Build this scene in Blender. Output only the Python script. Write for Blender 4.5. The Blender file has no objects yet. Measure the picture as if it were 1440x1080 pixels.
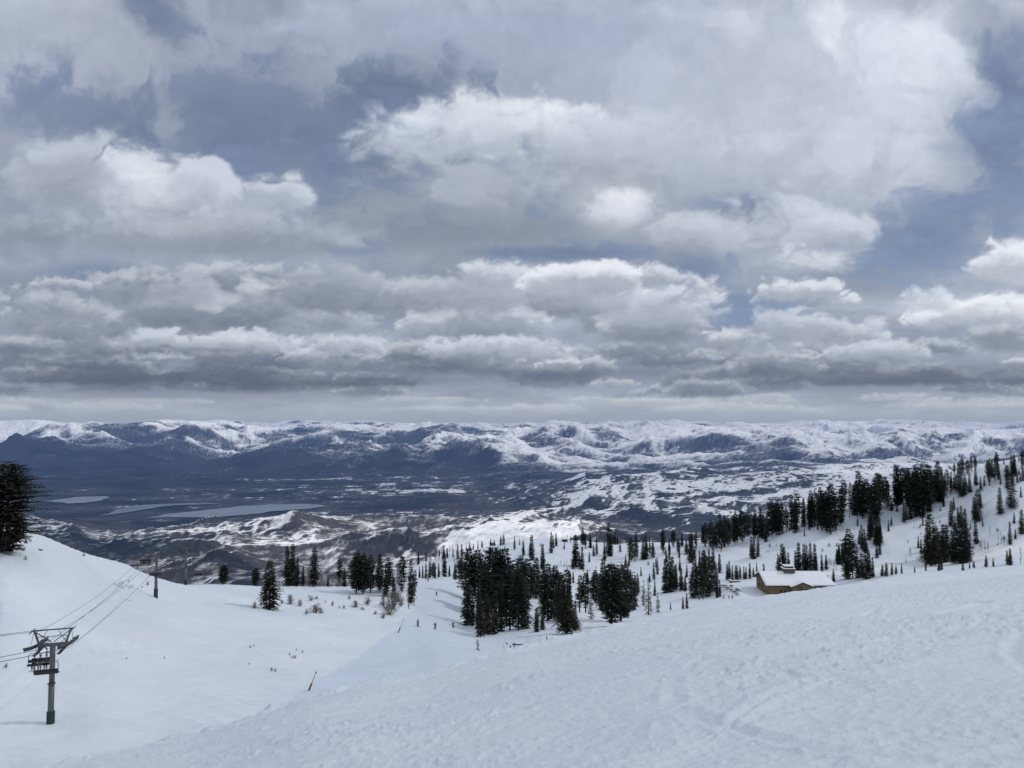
import bpy, math, random, time
import numpy as np
from mathutils import Vector, Matrix

T0 = time.time()
scene = bpy.context.scene
COL = scene.collection
F = 1082.0                       # focal length in photo pixels (photo is 1440 wide)
PITCH = math.atan(48.0 / F)      # the camera looks slightly up
CP, SP = math.cos(PITCH), math.sin(PITCH)

# ------------------------------------------------------------------ noise
_rs = np.random.RandomState(7)
_perm = _rs.permutation(4096).astype(np.int32)
_ang = _rs.rand(4096) * 2 * np.pi
_gx = np.cos(_ang).astype(np.float32); _gy = np.sin(_ang).astype(np.float32)
_gv = (_rs.rand(4096) * 2 - 1).astype(np.float32)

def _hash(ix, iy, seed):
    return _perm[(_perm[(ix + seed * 131) & 4095] + iy * 57 + seed * 29) & 4095]

def perlin(x, y, seed=0):
    x0 = np.floor(x); y0 = np.floor(y)
    fx = (x - x0).astype(np.float32); fy = (y - y0).astype(np.float32)
    ix = x0.astype(np.int32); iy = y0.astype(np.int32)
    u = fx * fx * fx * (fx * (fx * 6 - 15) + 10); v = fy * fy * fy * (fy * (fy * 6 - 15) + 10)
    p0 = _perm[(ix + seed * 131) & 4095]; p1 = _perm[(ix + 1 + seed * 131) & 4095]; q = iy * 57 + seed * 29
    def g(p, b):
        return _perm[(p + q + 57 * b) & 4095]
    h = g(p0, 0); n00 = _gx[h] * fx + _gy[h] * fy
    h = g(p1, 0); n10 = _gx[h] * (fx - 1) + _gy[h] * fy
    h = g(p0, 1); n01 = _gx[h] * fx + _gy[h] * (fy - 1)
    h = g(p1, 1); n11 = _gx[h] * (fx - 1) + _gy[h] * (fy - 1)
    a = n00 + u * (n10 - n00); b = n01 + u * (n11 - n01)
    return (a + v * (b - a)) * 1.5

def fbm(x, y, octs=5, seed=0, gain=0.5, lac=2.03):
    s = 0; a = 1.0; t = 0
    for i in range(octs):
        s = s + a * perlin(x, y, seed + i * 17); t += a
        a *= gain; x = x * lac + 13.7; y = y * lac + 7.3
    return s / t * 1.35

def billow(x, y, octs=5, seed=0, gain=0.5, lac=2.05):
    s = 0; a = 1.0; t = 0
    for i in range(octs):
        s = s + a * np.abs(perlin(x, y, seed + i * 17)); t += a
        a *= gain; x = x * lac + 3.7; y = y * lac + 17.3
    return s / t

def ridged(x, y, octs=6, seed=0, gain=0.5, lac=2.05):
    s = 0; a = 1.0; t = 0; w = 1.0
    for i in range(octs):
        n = 1 - np.abs(perlin(x, y, seed + i * 17)) * 1.6
        n = n * n * w
        w = np.clip(n * 1.8, 0, 1)
        s = s + a * n; t += a
        a *= gain; x, y = (x * 0.8 - y * 0.6) * lac + 5.1, (x * 0.6 + y * 0.8) * lac + 1.7
    return s / t

def vnoise_d(x, y, seed):
    x0 = np.floor(x); y0 = np.floor(y); fx = (x - x0).astype(np.float32); fy = (y - y0).astype(np.float32)
    ix = x0.astype(np.int32); iy = y0.astype(np.int32)
    def g(a, b): return _gv[_hash(ix + a, iy + b, seed)]
    a = g(0, 0); b = g(1, 0); c = g(0, 1); d = g(1, 1)
    u = fx * fx * fx * (fx * (fx * 6 - 15) + 10); v = fy * fy * fy * (fy * (fy * 6 - 15) + 10)
    du = 30 * fx * fx * (fx * (fx - 2) + 1); dv = 30 * fy * fy * (fy * (fy - 2) + 1)
    k1 = b - a; k2 = c - a; k4 = a - b - c + d
    return a + k1 * u + k2 * v + k4 * u * v, du * (k1 + k4 * v), dv * (k2 + k4 * u)

def eroded(x, y, octs=8, seed=0, gain=0.5):
    s = 0; a = 1.0; dx = 0; dy = 0; t = 0
    for i in range(octs):
        n, nx, ny = vnoise_d(x, y, seed + 31 * i)
        dx = dx + nx * 0.6; dy = dy + ny * 0.6
        s = s + a * n / (1 + dx * dx + dy * dy); t += a
        a *= gain
        x, y = (x * 0.8 - y * 0.6) * 2.03 + 3.3, (x * 0.6 + y * 0.8) * 2.03 + 9.1
    return s / t * 1.6

def sstep(a, b, x):
    t = np.clip((x - a) / (b - a), 0, 1)
    return t * t * (3 - 2 * t)

# ------------------------------------------------------------------ monotone cubic interpolation
def pchip(xk, yk, x):
    """xk (n,), yk (n, m) -> values at x (p,), shape (p, m)"""
    xk = np.asarray(xk, float); yk = np.asarray(yk, float)
    if yk.ndim == 1: yk = yk[:, None]
    h = np.diff(xk)[:, None]; d = np.diff(yk, axis=0) / h
    m = np.zeros_like(yk)
    w1 = 2 * h[1:] + h[:-1]; w2 = h[1:] + 2 * h[:-1]
    same = (d[:-1] * d[1:]) > 0
    dd0 = np.where(same, d[:-1], 1); dd1 = np.where(same, d[1:], 1)
    m[1:-1] = np.where(same, (w1 + w2) / (w1 / dd0 + w2 / dd1), 0)
    m[0] = d[0]; m[-1] = d[-1]
    x = np.asarray(x, float); xi = np.clip(x, xk[0], xk[-1])
    i = np.clip(np.searchsorted(xk, xi, side='right') - 1, 0, len(xk) - 2)
    hh = h[i]; t = ((xi - xk[i])[:, None]) / hh
    t2 = t * t; t3 = t2 * t
    return (2 * t3 - 3 * t2 + 1) * yk[i] + (t3 - 2 * t2 + t) * hh * m[i] + (-2 * t3 + 3 * t2) * yk[i + 1] + (t3 - t2) * hh * m[i + 1]

def ray(px, py):
    """photo pixel -> (u, s): x = u*y, z = -s*y"""
    a = (px - 720.0) / F; b = (540.0 - py) / F
    y = CP - b * SP; z = SP + b * CP
    return a / y, -z / y

def s_of(py): return ray(720, py)[1]

# ------------------------------------------------------------------ mesh helpers
def grid_mesh(name, P, attrs=None, mat=None, smooth=True):
    """P (rows, cols, 3) -> one mesh object"""
    R, Cn = P.shape[:2]
    me = bpy.data.meshes.new(name)
    me.vertices.add(R * Cn); me.vertices.foreach_set('co', P.astype(np.float32).ravel())
    idx = np.arange(R * Cn, dtype=np.int32).reshape(R, Cn)
    q = np.stack([idx[:-1, :-1], idx[:-1, 1:], idx[1:, 1:], idx[1:, :-1]], -1).reshape(-1, 4)
    n = len(q)
    me.loops.add(n * 4); me.polygons.add(n)
    me.loops.foreach_set('vertex_index', q.ravel())
    me.polygons.foreach_set('loop_start', np.arange(0, n * 4, 4, dtype=np.int32))
    try: me.polygons.foreach_set('loop_total', np.full(n, 4, dtype=np.int32))
    except Exception: pass
    me.update(calc_edges=True)
    if smooth: me.shade_smooth()
    for k, v in (attrs or {}).items():
        if v.ndim == 3:
            at = me.attributes.new(k, 'FLOAT_COLOR', 'POINT')
            at.data.foreach_set('color', np.concatenate([v, np.ones(v.shape[:2] + (1,))], -1).astype(np.float32).ravel())
        else:
            at = me.attributes.new(k, 'FLOAT', 'POINT'); at.data.foreach_set('value', v.astype(np.float32).ravel())
    o = bpy.data.objects.new(name, me); COL.objects.link(o)
    if mat: me.materials.append(mat)
    return o

def normals_of(P):
    a = np.gradient(P, axis=0); b = np.gradient(P, axis=1)
    n = np.cross(b, a); n /= np.linalg.norm(n, axis=-1, keepdims=True) + 1e-12
    n *= np.sign(n[..., 2:3] + 1e-9)
    return n

def structure(o): o['kind'] = 'structure'; return o

class NT:
    """small node-tree helper"""
    def __init__(self, name):
        self.m = bpy.data.materials.new(name); self.m.use_nodes = True
        self.t = self.m.node_tree; self.t.nodes.clear()
        self.out = self.t.nodes.new('ShaderNodeOutputMaterial')
    def n(self, kind, **kw):
        nd = self.t.nodes.new(kind)
        for k, v in kw.items():
            if k.startswith('i_'):
                key = k[2:].replace('_', ' ')
                nd.inputs[key].default_value = v
            else: setattr(nd, k, v)
        return nd
    def l(self, a, b): self.t.links.new(a, b)

def simple_mat(name, color, rough=0.7, var=0.25, scale=3.0, metallic=0.0, bump=0.0, color2=None):
    k = NT(name)
    bs = k.n('ShaderNodeBsdfPrincipled'); bs.inputs['Roughness'].default_value = rough
    bs.inputs['Metallic'].default_value = metallic
    tc = k.n('ShaderNodeTexCoord'); nz = k.n('ShaderNodeTexNoise'); nz.inputs['Scale'].default_value = scale
    nz.inputs['Detail'].default_value = 4
    k.l(tc.outputs['Object'], nz.inputs['Vector'])
    mx = k.n('ShaderNodeMix', data_type='RGBA')
    c2 = color2 or tuple(c * (1 - var) for c in color)
    c1 = color if color2 else tuple(min(1, c * (1 + var)) for c in color)
    mx.inputs[6].default_value = (*c2, 1); mx.inputs[7].default_value = (*c1, 1)
    k.l(nz.outputs['Fac'], mx.inputs[0]); k.l(mx.outputs[2], bs.inputs['Base Color'])
    if bump:
        bp = k.n('ShaderNodeBump'); bp.inputs['Strength'].default_value = bump
        k.l(nz.outputs['Fac'], bp.inputs['Height']); k.l(bp.outputs[0], bs.inputs['Normal'])
    k.l(bs.outputs[0], k.out.inputs[0])
    return k.m
SKY_GAIN = 0.92
# ================================================================== NEAR TERRAIN (0 - 1400 m)
EDGE_PX = np.array([-260, 0, 71, 150, 270, 300, 440, 600, 720, 880, 1060, 1200, 1440, 1700.])
EDGE_PY = np.array([1160, 1108, 1084, 1062, 1040, 1031, 984, 951, 917, 879, 843, 824, 800, 788.])
EDGE_Y = np.array([24, 24, 24, 25, 26, 27, 32, 38, 42, 48, 55, 58, 60, 60.])
# (distance, photo row) of the ground seen in each photo column, beyond the near brow
NEARTAB = {
 -260: [(70,1130),(95,1010),(120,840),(150,705),(175,690),(210,720),(400,1000)],
 0: [(75,1080),(90,1015),(105,930),(120,850),(150,755),(165,741),(200,752),(400,960)],
 71: [(75,1060),(90,1018),(105,955),(130,850),(160,764),(172,760),(205,775),(400,960)],
 150: [(78,1045),(95,990),(120,915),(150,845),(180,795),(195,787),(230,800),(420,950)],
 220: [(80,1040),(100,980),(130,905),(170,842),(195,817),(210,812),(250,828),(430,950)],
 300: [(85,1018),(100,980),(130,925),(170,870),(220,832),(250,823),(290,832),(430,940)],
 400: [(95,1000),(120,950),(150,905),(200,862),(240,832),(265,826),(300,835),(430,930)],
 480: [(100,985),(130,940),(160,905),(210,862),(240,836),(265,826),(300,838),(430,866),(540,846),(620,832),(650,834)],
 545: [(108,970),(130,937),(170,898),(215,868),(235,847),(262,826),(300,838),(430,842),(540,822),(620,806),(650,807)],
 580: [(110,963),(140,925),(190,888),(220,868),(262,852),(300,835),(370,814),(430,826),(520,810),(620,800)],
 620: [(112,955),(140,920),(190,892),(220,883),(262,860),(340,827),(400,812),(450,820),(520,812),(620,785)],
 680: [(125,935),(150,915),(190,904),(230,890),(300,862),(380,835),(430,828),(500,812),(600,775),(640,772)],
 760: [(135,915),(160,905),(200,895),(235,884),(300,862),(380,845),(450,828),(520,795),(600,760),(640,757)],
 860: [(150,888),(200,885),(250,878),(300,868),(380,858),(450,838),(520,803),(600,768),(640,765)],
 960: [(180,868),(250,870),(300,866),(360,848),(420,838),(470,820),(530,790),(600,764),(640,763)],
 1060: [(200,850),(300,842),(350,841),(390,838),(430,822),(480,802),(540,775),(600,756),(640,757)],
 1160: [(200,836),(300,842),(350,841),(390,835),(430,815),(480,796),(540,745),(600,712),(640,714)],
 1260: [(200,820),(300,824),(400,810),(450,800),(480,795),(530,745),(600,695),(640,699)],
 1340: [(200,812),(300,815),(400,803),(450,792),(480,788),(530,725),(590,667),(630,672)],
 1440: [(200,804),(300,806),(400,796),(440,778),(465,770),(510,700),(560,642),(600,645)],
 1700: [(200,790),(300,800),(400,780),(440,755),(465,735),(510,650),(560,560),(600,560)],
}
near_cols = sorted(NEARTAB)
Y_NEAR = np.concatenate([np.exp(np.linspace(math.log(2.2), math.log(60), 560)), np.exp(np.linspace(math.log(60), math.log(1400), 470))[1:]])
U_NEAR = np.concatenate([np.linspace(-1.5, -0.72, 70)[:-1], np.linspace(-0.72, 0.72, 790), np.linspace(0.72, 1.5, 70)[1:]])
ucol = np.array([ray(p, 850)[0] for p in near_cols])
def edge_at(px):
    py = np.interp(px, EDGE_PX, EDGE_PY); ye = np.interp(px, EDGE_PX, EDGE_Y)
    return ye, s_of(py)
Zc = []
for p in near_cols:
    ye, se = edge_at(p)
    b = 1.65 / ye ** 2; a = se - 2 * 1.65 / ye
    ys = list(np.linspace(0, ye, 9)); zs = [-(1.65 + a * y + b * y * y) for y in ys]
    for (y, py) in NEARTAB[p]:
        ys.append(y); zs.append(-s_of(py) * y)
    yl, zl = ys[-1], zs[-1]
    for yy, k in ((yl + 60, .16), (800, .28), (1100, .30), (1500, .30)):
        if yy > ys[-1] + 20:
            zs.append(zs[-1] - k * (yy - ys[-1])); ys.append(yy)
    Zc.append(pchip(ys, zs, Y_NEAR)[:, 0])
Zc = np.array(Zc)                                   # (cols, rows)
ZN = pchip(ucol, Zc, U_NEAR).T                       # (rows, cols)
# foreground analytic brow blended in
UU, YY = np.meshgrid(U_NEAR, Y_NEAR)
XX = UU * YY
pxu = 720 + UU * F
ye, se = edge_at(pxu)
bb = 1.65 / ye ** 2; aa = se - 3.3 / ye
ZFG = -(1.65 + aa * YY + bb * YY * YY)
wf = 1 - sstep(0.85, 1.0, YY / ye)
ZN = ZN * (1 - wf) + ZFG * wf

# relief of the snow
def near_relief(X, Y, fgw):
    r = np.zeros_like(X)
    big = fbm(X / 38, Y / 38, 4, 3) * 0.55 + fbm(X / 11, Y / 11, 3, 5) * 0.12
    r += big * sstep(60, 130, Y) * (1 - 0.45 * sstep(120, 200, Y) * sstep(-40, -15, X) * (1 - sstep(30, 60, X)))
    wx = fbm(X / 30, Y / 30, 2, 64) * 6
    r += (fbm((X + wx) / 6, (Y - .5 * X) / 2.2, 4, 62) * .26 + ridged((X + wx) / 30, (Y + .6 * X + wx) / 5, 3, 63) * .36) * sstep(60, 80, Y) * (1 - sstep(260, 420, Y))
    # rougher powder on the far hillside
    r += fbm(X / 26, Y / 26, 5, 61) * 1.5 * sstep(430, 500, Y)
    return r
ZN = ZN + near_relief(XX, YY, wf)
fgm = 1 - sstep(1.0, 1.5, YY / ye)                   # foreground mask
def fg_detail(X, Y):
    # rotated coordinates: tracks run from lower left to upper right
    wx = fbm(X / 9, Y / 9, 3, 71) * 2.2; wy = fbm(X / 9, Y / 9, 3, 72) * 2.2
    c, s_ = math.cos(math.radians(38)), math.sin(math.radians(38))
    al = (X + wx) * c + (Y + wy) * s_; ac = -(X + wx) * s_ + (Y + wy) * c
    d = fbm(X / 7, Y / 7, 3, 41) * 0.10
    d = d + fbm(X / 1.9, Y / 1.9, 4, 42) * 0.045
    chop = sstep(-0.05, 0.25, fbm(al / 6 + 3, ac / 2.6, 4, 43))      # where the snow is churned up
    lumps = billow(X / 0.55, Y / 0.75, 4, 44, 0.6)
    lum2 = np.clip(fbm(X / 0.28, Y / 0.34, 3, 45), 0, 1)
    near_ = 1 - sstep(14, 30, Y)
    ck = np.clip(perlin(X / .155 + wx, Y / .21, 48) - .18, 0, .35) * .15 + np.clip(perlin(X / .085, Y / .12, 49) - .14, 0, .3) * .09 * near_
    ck2 = np.clip(perlin(X / .42, Y / .5, 50) - .15, 0, 1) * .10
    nf = 0.42 + 0.58 * sstep(5, 15, Y)
    d = d + nf * chop * ((lumps - 0.25) * 0.06 + lum2 * 0.04 + ck * .75 + ck2 * .38) + (1 - chop) * (ck * .22)
    d = d + (1 - chop) * fbm(al / 1.5, ac / 0.16, 3, 46) * 0.014
    # ski tracks
    tr = ridged(al / 24, ac / 2.1, 2, 47, 0.35)
    d = d - sstep(0.70, 0.92, tr) * 0.05 * (1 - 0.6 * chop)
    d = d + sstep(0.52, 0.64, tr) * (1 - sstep(0.64, 0.74, tr)) * 0.03
    return d, chop
D, CH = fg_detail(XX, YY)
ZN = ZN + D * fgm * sstep(2.2, 3.5, YY)
# a few long carved arcs in the foreground and a ploughed bank on its brow
def carve(pts, w, depth):
    global ZN
    P = pchip(np.arange(len(pts)), np.array(pts, float), np.linspace(0, len(pts) - 1, 90))
    near = (YY < 50)
    r1 = np.where(near.any(axis=1))[0][-1] + 1
    X = XX[:r1]; Y = YY[:r1]
    dm = np.full(X.shape, 1e9)
    for (x, y) in P: dm = np.minimum(dm, (X - x) ** 2 + (Y - y) ** 2)
    dm = np.sqrt(dm) * (1 + 0.25 * fbm(X / 1.3, Y / 1.3, 3, 91))
    ZN[:r1] += sstep(-.45, .1, fbm(X / 1.7, Y / 1.7, 3, 93)) * -depth * np.exp(-(dm / w) ** 2) + depth * 0.75 * sstep(-.2, .3, fbm(X / .7, Y / .7, 3, 92)) * np.exp(-((dm - 1.9 * w) / (0.8 * w)) ** 2)
carve([(7.6, 20), (4.6, 16), (2.5, 12.0), (2.0, 9.2), (2.4, 7.2), (3.2, 5.6)], 0.10, 0.035)
carve([(12, 19), (9, 15.5), (6.2, 13.5), (4.0, 13.3)], 0.12, 0.035)
carve([(-6, 11), (-2.5, 13.6), (3, 20), (10, 30)], 0.11, 0.03)
carve([(8.5, 13), (6.8, 10.6), (5.9, 8.2), (5.6, 6)], 0.09, 0.03)
carve([(-3.5, 7.2), (-1, 9.5), (2.4, 14), (9, 24)], 0.08, 0.022)
carve([(-2, 5.2), (.4, 6.6), (4.2, 9.2), (9, 11.5)], 0.07, 0.02)
carve([(-9, 15), (-4, 17.5), (2, 26), (12, 42)], 0.14, 0.04)
carve([(1.2, 4.6), (2.6, 6.2), (5.2, 7.6), (7.5, 8)], 0.06, 0.02)
bank = np.exp(-((YY / ye - 0.97) / 0.10) ** 2)
ZN = ZN + bank * np.clip(billow(XX / 1.6, YY / 2.2, 4, 77, 0.6) - 0.16, 0, 1) * (0.85 - 0.42 * sstep(820, 1000, pxu))
# the ridged edge of the groomed run on the left bank
pad = sstep(98, 116, XX) * (1 - sstep(168, 180, XX)) * sstep(368, 384, YY) * (1 - sstep(408, 426, YY))
ZN = ZN + (-87.7 + .25 * fbm(XX / 9, YY / 9, 3, 68) - ZN) * pad
PN = np.stack([XX, YY, ZN], -1)

def ground(x, y):
    """height of the near ground"""
    u = x / max(y, 2.3)
    i = np.interp(y, Y_NEAR, np.arange(len(Y_NEAR))); j = np.interp(u, U_NEAR, np.arange(len(U_NEAR)))
    i0 = min(int(i), len(Y_NEAR) - 2); j0 = min(int(j), len(U_NEAR) - 2); a = i - i0; b = j - j0
    return float((ZN[i0, j0] * (1 - a) + ZN[i0 + 1, j0] * a) * (1 - b) + (ZN[i0, j0 + 1] * (1 - a) + ZN[i0 + 1, j0 + 1] * a) * b)

def spot(px, py, ymin=62, ymax=900):
    """where the sight line through a photo pixel meets the ground: (x, y, z)"""
    u, s = ray(px, py)
    j = int(round(np.interp(u, U_NEAR, np.arange(len(U_NEAR)))))
    S = -ZN[:, j] / Y_NEAR
    ok = (Y_NEAR > ymin) & (Y_NEAR < ymax)
    hit = np.where(ok & (S <= s))[0]
    if len(hit): y = float(Y_NEAR[hit[0]])
    else:
        k = np.where(ok)[0]; y = float(Y_NEAR[k[np.argmin(np.abs(S[k] - s))]])
    return u * y, y, ground(u * y, y)

# ================================================================== FAR TERRAIN (1.3 - 60 km)
YK = np.array([1.3, 2.0, 2.5, 3.0, 3.5, 4.0, 4.5, 5.0, 5.5, 6.2, 7.0, 8.0, 9.5, 11, 12.5, 14.5, 17, 20, 26, 34, 45, 60]) * 1000
FAR = {
 -260: [-380,-440,-470,-490,-500,-505,-515,-600,-700,-800,-805,-802,-795,-760,-600,-330,-70,-150,-190,-270,-350,-450],
 0:    [-390,-450,-480,-490,-500,-510,-528,-610,-710,-800,-805,-802,-795,-760,-600,-320,-60,-150,-190,-270,-350,-450],
 90:   [-390,-450,-485,-500,-520,-540,-560,-620,-720,-800,-805,-802,-797,-765,-590,-310,-40,-150,-175,-270,-350,-450],
 150:  [-390,-450,-485,-520,-550,-580,-610,-665,-760,-800,-805,-802,-797,-765,-600,-330,-110,-190,-190,-270,-350,-450],
 230:  [-390,-450,-490,-530,-560,-590,-622,-670,-770,-800,-805,-802,-797,-770,-650,-440,-210,-180,-175,-270,-350,-450],
 330:  [-385,-440,-480,-530,-560,-575,-585,-660,-770,-800,-805,-802,-795,-770,-650,-430,-230,-160,-190,-270,-350,-450],
 400:  [-380,-435,-475,-530,-555,-550,-541,-640,-765,-800,-805,-802,-795,-765,-600,-370,-220,-160,-190,-270,-350,-450],
 480:  [-380,-430,-470,-530,-555,-560,-570,-650,-740,-790,-800,-802,-795,-765,-590,-350,-220,-160,-190,-270,-350,-450],
 600:  [-375,-425,-465,-530,-560,-570,-600,-655,-720,-770,-785,-795,-790,-765,-580,-350,-220,-165,-190,-270,-350,-450],
 670:  [-370,-415,-445,-478,-500,-524,-590,-660,-715,-760,-770,-785,-785,-765,-620,-400,-240,-165,-190,-270,-350,-450],
 740:  [-365,-400,-425,-450,-475,-508,-590,-670,-710,-738,-752,-765,-778,-765,-650,-430,-240,-165,-190,-270,-350,-450],
 820:  [-365,-400,-430,-462,-488,-522,-620,-690,-725,-742,-740,-735,-720,-765,-680,-460,-250,-165,-190,-270,-350,-450],
 900:  [-365,-405,-440,-490,-545,-600,-655,-705,-735,-745,-735,-702,-645,-745,-700,-490,-260,-165,-190,-270,-350,-450],
 1000: [-365,-410,-450,-505,-560,-615,-665,-710,-735,-742,-728,-695,-640,-700,-670,-470,-250,-165,-175,-270,-350,-450],
 1100: [-365,-410,-450,-505,-560,-615,-665,-705,-730,-738,-722,-695,-655,-690,-645,-440,-240,-150,-175,-270,-350,-450],
 1300: [-365,-410,-450,-505,-560,-615,-660,-700,-725,-730,-715,-685,-660,-655,-640,-450,-225,-130,-175,-270,-350,-450],
 1440: [-365,-410,-450,-505,-560,-615,-660,-700,-725,-730,-715,-685,-660,-655,-630,-440,-220,-140,-165,-270,-350,-450],
 1700: [-365,-410,-450,-505,-560,-615,-660,-700,-725,-730,-715,-685,-660,-655,-630,-440,-220,-140,-165,-270,-350,-450],
}
fc = sorted(FAR)
NR_F, NC_F = 960, 1150
Y_FAR = np.exp(np.linspace(math.log(1300), math.log(62000), NR_F))
U_FAR = np.linspace(-0.80, 0.80, NC_F)
Zf = pchip(YK, np.array([FAR[c] for c in fc]).T, Y_FAR)            # rows x cols
Zf = pchip(np.array([ray(c, 640)[0] for c in fc]), Zf.T, U_FAR).T
UF, YF = np.meshgrid(U_FAR, Y_FAR); XF = UF * YF
pf = 720 + UF * F
wob = 1.0
# relief amplitude by distance and side
left = 1 - sstep(560, 800, pf)
amp = np.interp(YF, [1300, 2500, 4500, 5600, 6000, 9500, 11200, 12500, 15000, 19000, 26000, 60000],
                    [40, 115, 115, 70, 0, 0, 70, 190, 230, 150, 80, 60])
val = np.interp(YF, [5200, 5900, 8500, 9700, 10600, 11300], [0, 1, 1, 1, 0.25, 0])
amp = amp + val * (3 * left + 95 * (1 - left) + 10 * sstep(480, 640, pf) * left)
lam = np.interp(YF, [1300, 5500, 9000, 15000, 26000, 60000], [1, 1, 1, 1, 1, 1])
wx = fbm(XF / 5200, YF / 5200, 4, 201) * 900; wy = fbm(XF / 5200, YF / 5200, 4, 202) * 900
E1 = eroded((XF + wx) / 2600 + 3, (YF + wy) / 2600, 9, 210)
RG = ridged((XF + wx) / 4300, (YF + wy) / 4300, 8, 220, 0.52) - 0.45
RM = ridged((XF + wx * .5) / 1500 + 9, (YF + wy * .5) / 1500, 7, 230, 0.5) - 0.45
RS = ridged((XF + wx * .3) / 620 + 4, (YF + wy * .3) / 620, 5, 236, 0.55) - 0.45
mfar = sstep(9800, 11800, YF)
rel = (E1 * 0.55 + RM * 1.1 + RS * .32) * (1 - mfar) + (E1 * 1.5 + RG * 2.0 + RM * .75 + RS * .12) * mfar
ZF = Zf + amp * rel
# benches and gullies across the near dark hills
ZF += (1 - sstep(4700, 5600, YF)) * 46 * (ridged((XF + YF * .6) / 900, (YF - XF * .5) / 2300, 5, 240) - .5)
# keep the seam hidden under the near terrain
ZF = np.where(YF < 1500, ZF - 30, ZF)
# keep skyline below the horizon
skl = np.interp(pf, [-260, 0, 45, 85, 110, 140, 175, 230, 1100, 1200, 1300, 1400, 1700], [-.0042, -.0045, -.0028, -.0012, -.0025, -.0065, -.0085, -.0035, -.0032, -.0016, -.0014, -.0026, -.003])
skl = np.where(YF > 27000, np.minimum(skl, -.0062), skl + .0012 - .0075 * np.clip(fbm(UF * 8, YF / 5000, 5, 261), -.15, 1) * sstep(180, 260, pf))
lim = skl * YF
q_ = (lim - ZF) / 14
ZF = np.where(YF > 11000, lim - np.where(q_ > 25, q_, np.log1p(np.exp(np.minimum(q_, 25)))) * 14, ZF)
PF = np.stack([XF, YF, ZF], -1)
NF = normals_of(PF)
NSM = NF
for r_ in (1, 2, 4):
    NSM = (NSM * 2 + np.roll(NSM, r_, 0) + np.roll(NSM, -r_, 0) + np.roll(NSM, r_, 1) + np.roll(NSM, -r_, 1)) / 6

# ---- snow cover
SY = np.array([1.3, 2.5, 3.5, 4.5, 5.5, 6.5, 8, 9.5, 11, 12.5, 14.5, 17, 20, 30, 60]) * 1000
SC = {
 -200: [.25,.25,.30,.60,.08,.10,.12,.05,.03,.20,.85,1.1,1.0,.65,.6],
 60:   [.25,.25,.30,.62,.08,.10,.12,.05,.03,.20,.88,1.15,1.0,.65,.6],
 200:  [.25,.28,.34,.55,.10,.10,.16,.08,.03,.06,.28,.72,.85,.7,.6],
 300:  [.28,.30,.45,.62,.12,.10,.20,.10,.05,.18,.52,.75,.85,.7,.6],
 400:  [.28,.34,.45,.60,.15,.16,.24,.20,.06,.30,.62,.74,.8,.7,.6],
 550:  [.28,.36,.42,.42,.20,.20,.28,.36,.14,.34,.60,.72,.8,.7,.6],
 640:  [.50,.70,.62,.52,.30,.28,.30,.34,.22,.46,.66,.72,.75,.7,.6],
 740:  [.72,.74,.76,.74,.40,.40,.35,.32,.26,.60,.72,.74,.75,.75,.6],
 830:  [.62,.70,.70,.50,.42,.55,.62,.45,.28,.62,.74,.78,.8,.75,.6],
 950:  [.50,.50,.40,.30,.30,.54,.62,.56,.30,.60,.76,.82,.85,.78,.6],
 1100: [.50,.50,.40,.30,.34,.56,.66,.62,.36,.60,.78,.86,.9,.8,.6],
 1300: [.50,.50,.40,.35,.45,.66,.76,.84,.60,.52,.76,.86,.9,.8,.6],
 1650: [.50,.50,.40,.35,.45,.66,.76,.84,.62,.55,.76,.86,.9,.8,.6],
}
sc_ = sorted(SC)
Sv = pchip(SY, np.array([SC[c] for c in sc_]).T, Y_FAR)
Sv = pchip(np.array([ray(c, 640)[0] for c in sc_]), Sv.T, U_FAR).T
YZ = YF + 2.6 * ZF
n_med = fbm((XF + wx * .2) / 420, (YZ + wy * .2) / 420, 6, 301, 0.62)
n_big = fbm(XF / 1500, YF / 1500, 4, 303)
n_fin = fbm(XF / 60, YZ / 60, 4, 302, 0.7)
aspect = NF[..., 0] * -0.65 + NF[..., 1] * 0.55         # slopes away from the sun hold snow
steep = 1 - NF[..., 2]
conv = E1 * 0.25 + (RM + 0.1) * 0.35
closer = 1 - sstep(4800, 6200, YF)
valley = sstep(5400, 6300, YF) * (1 - sstep(10500, 11800, YF)) * left
m = (Sv - 0.5 + .06 * mfar * sstep(500, 800, pf)) * 1.75 + n_med * 0.42 + n_big * 0.30 + aspect * 1.2 * (1 - valley) + conv * 0.5 * (1 - valley) - steep * 0.5
asp2 = NSM[..., 0] * 0.55 + NSM[..., 1] * 0.35
m = m + n_fin * (0.30 + 0.04 * closer - .04 * mfar) + 0.30 * mfar * fbm(XF / 130, YZ / 130, 4, 306, .7) + mfar * (asp2 * 1.3 - .1 * n_med + .55 * RS + .75 * RM)
m = m + mfar * .55 * aspect * -1
m = m + (1 - mfar) * (1 - valley) * aspect * 1.3
# flat fields and town blocks on the valley floor
fld = perlin(np.floor((XF + YF * .15) / 190) * 3.7 + 0.37, np.floor((YF - XF * .1) / 300) * 2.9 + 0.21, 333) * 2.2
m = m + valley * (fld * 0.24 + fbm(XF / 2100, YF / 700, 3, 335) * 0.5 + fbm(XF / 210, YF / 130, 4, 336, .7) * .55)
wd = 0.15 + 0.13 * mfar
SN = sstep(-wd, wd + .04, m) * (1 - 0.22 * mfar * sstep(-.3, .3, n_fin))
SN = np.maximum(SN, (0.34 * closer + 0.16 * mfar + .10) * sstep(-.75, -.05, m) * sstep(-.25, .35, n_fin + .5 * n_med))
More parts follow.
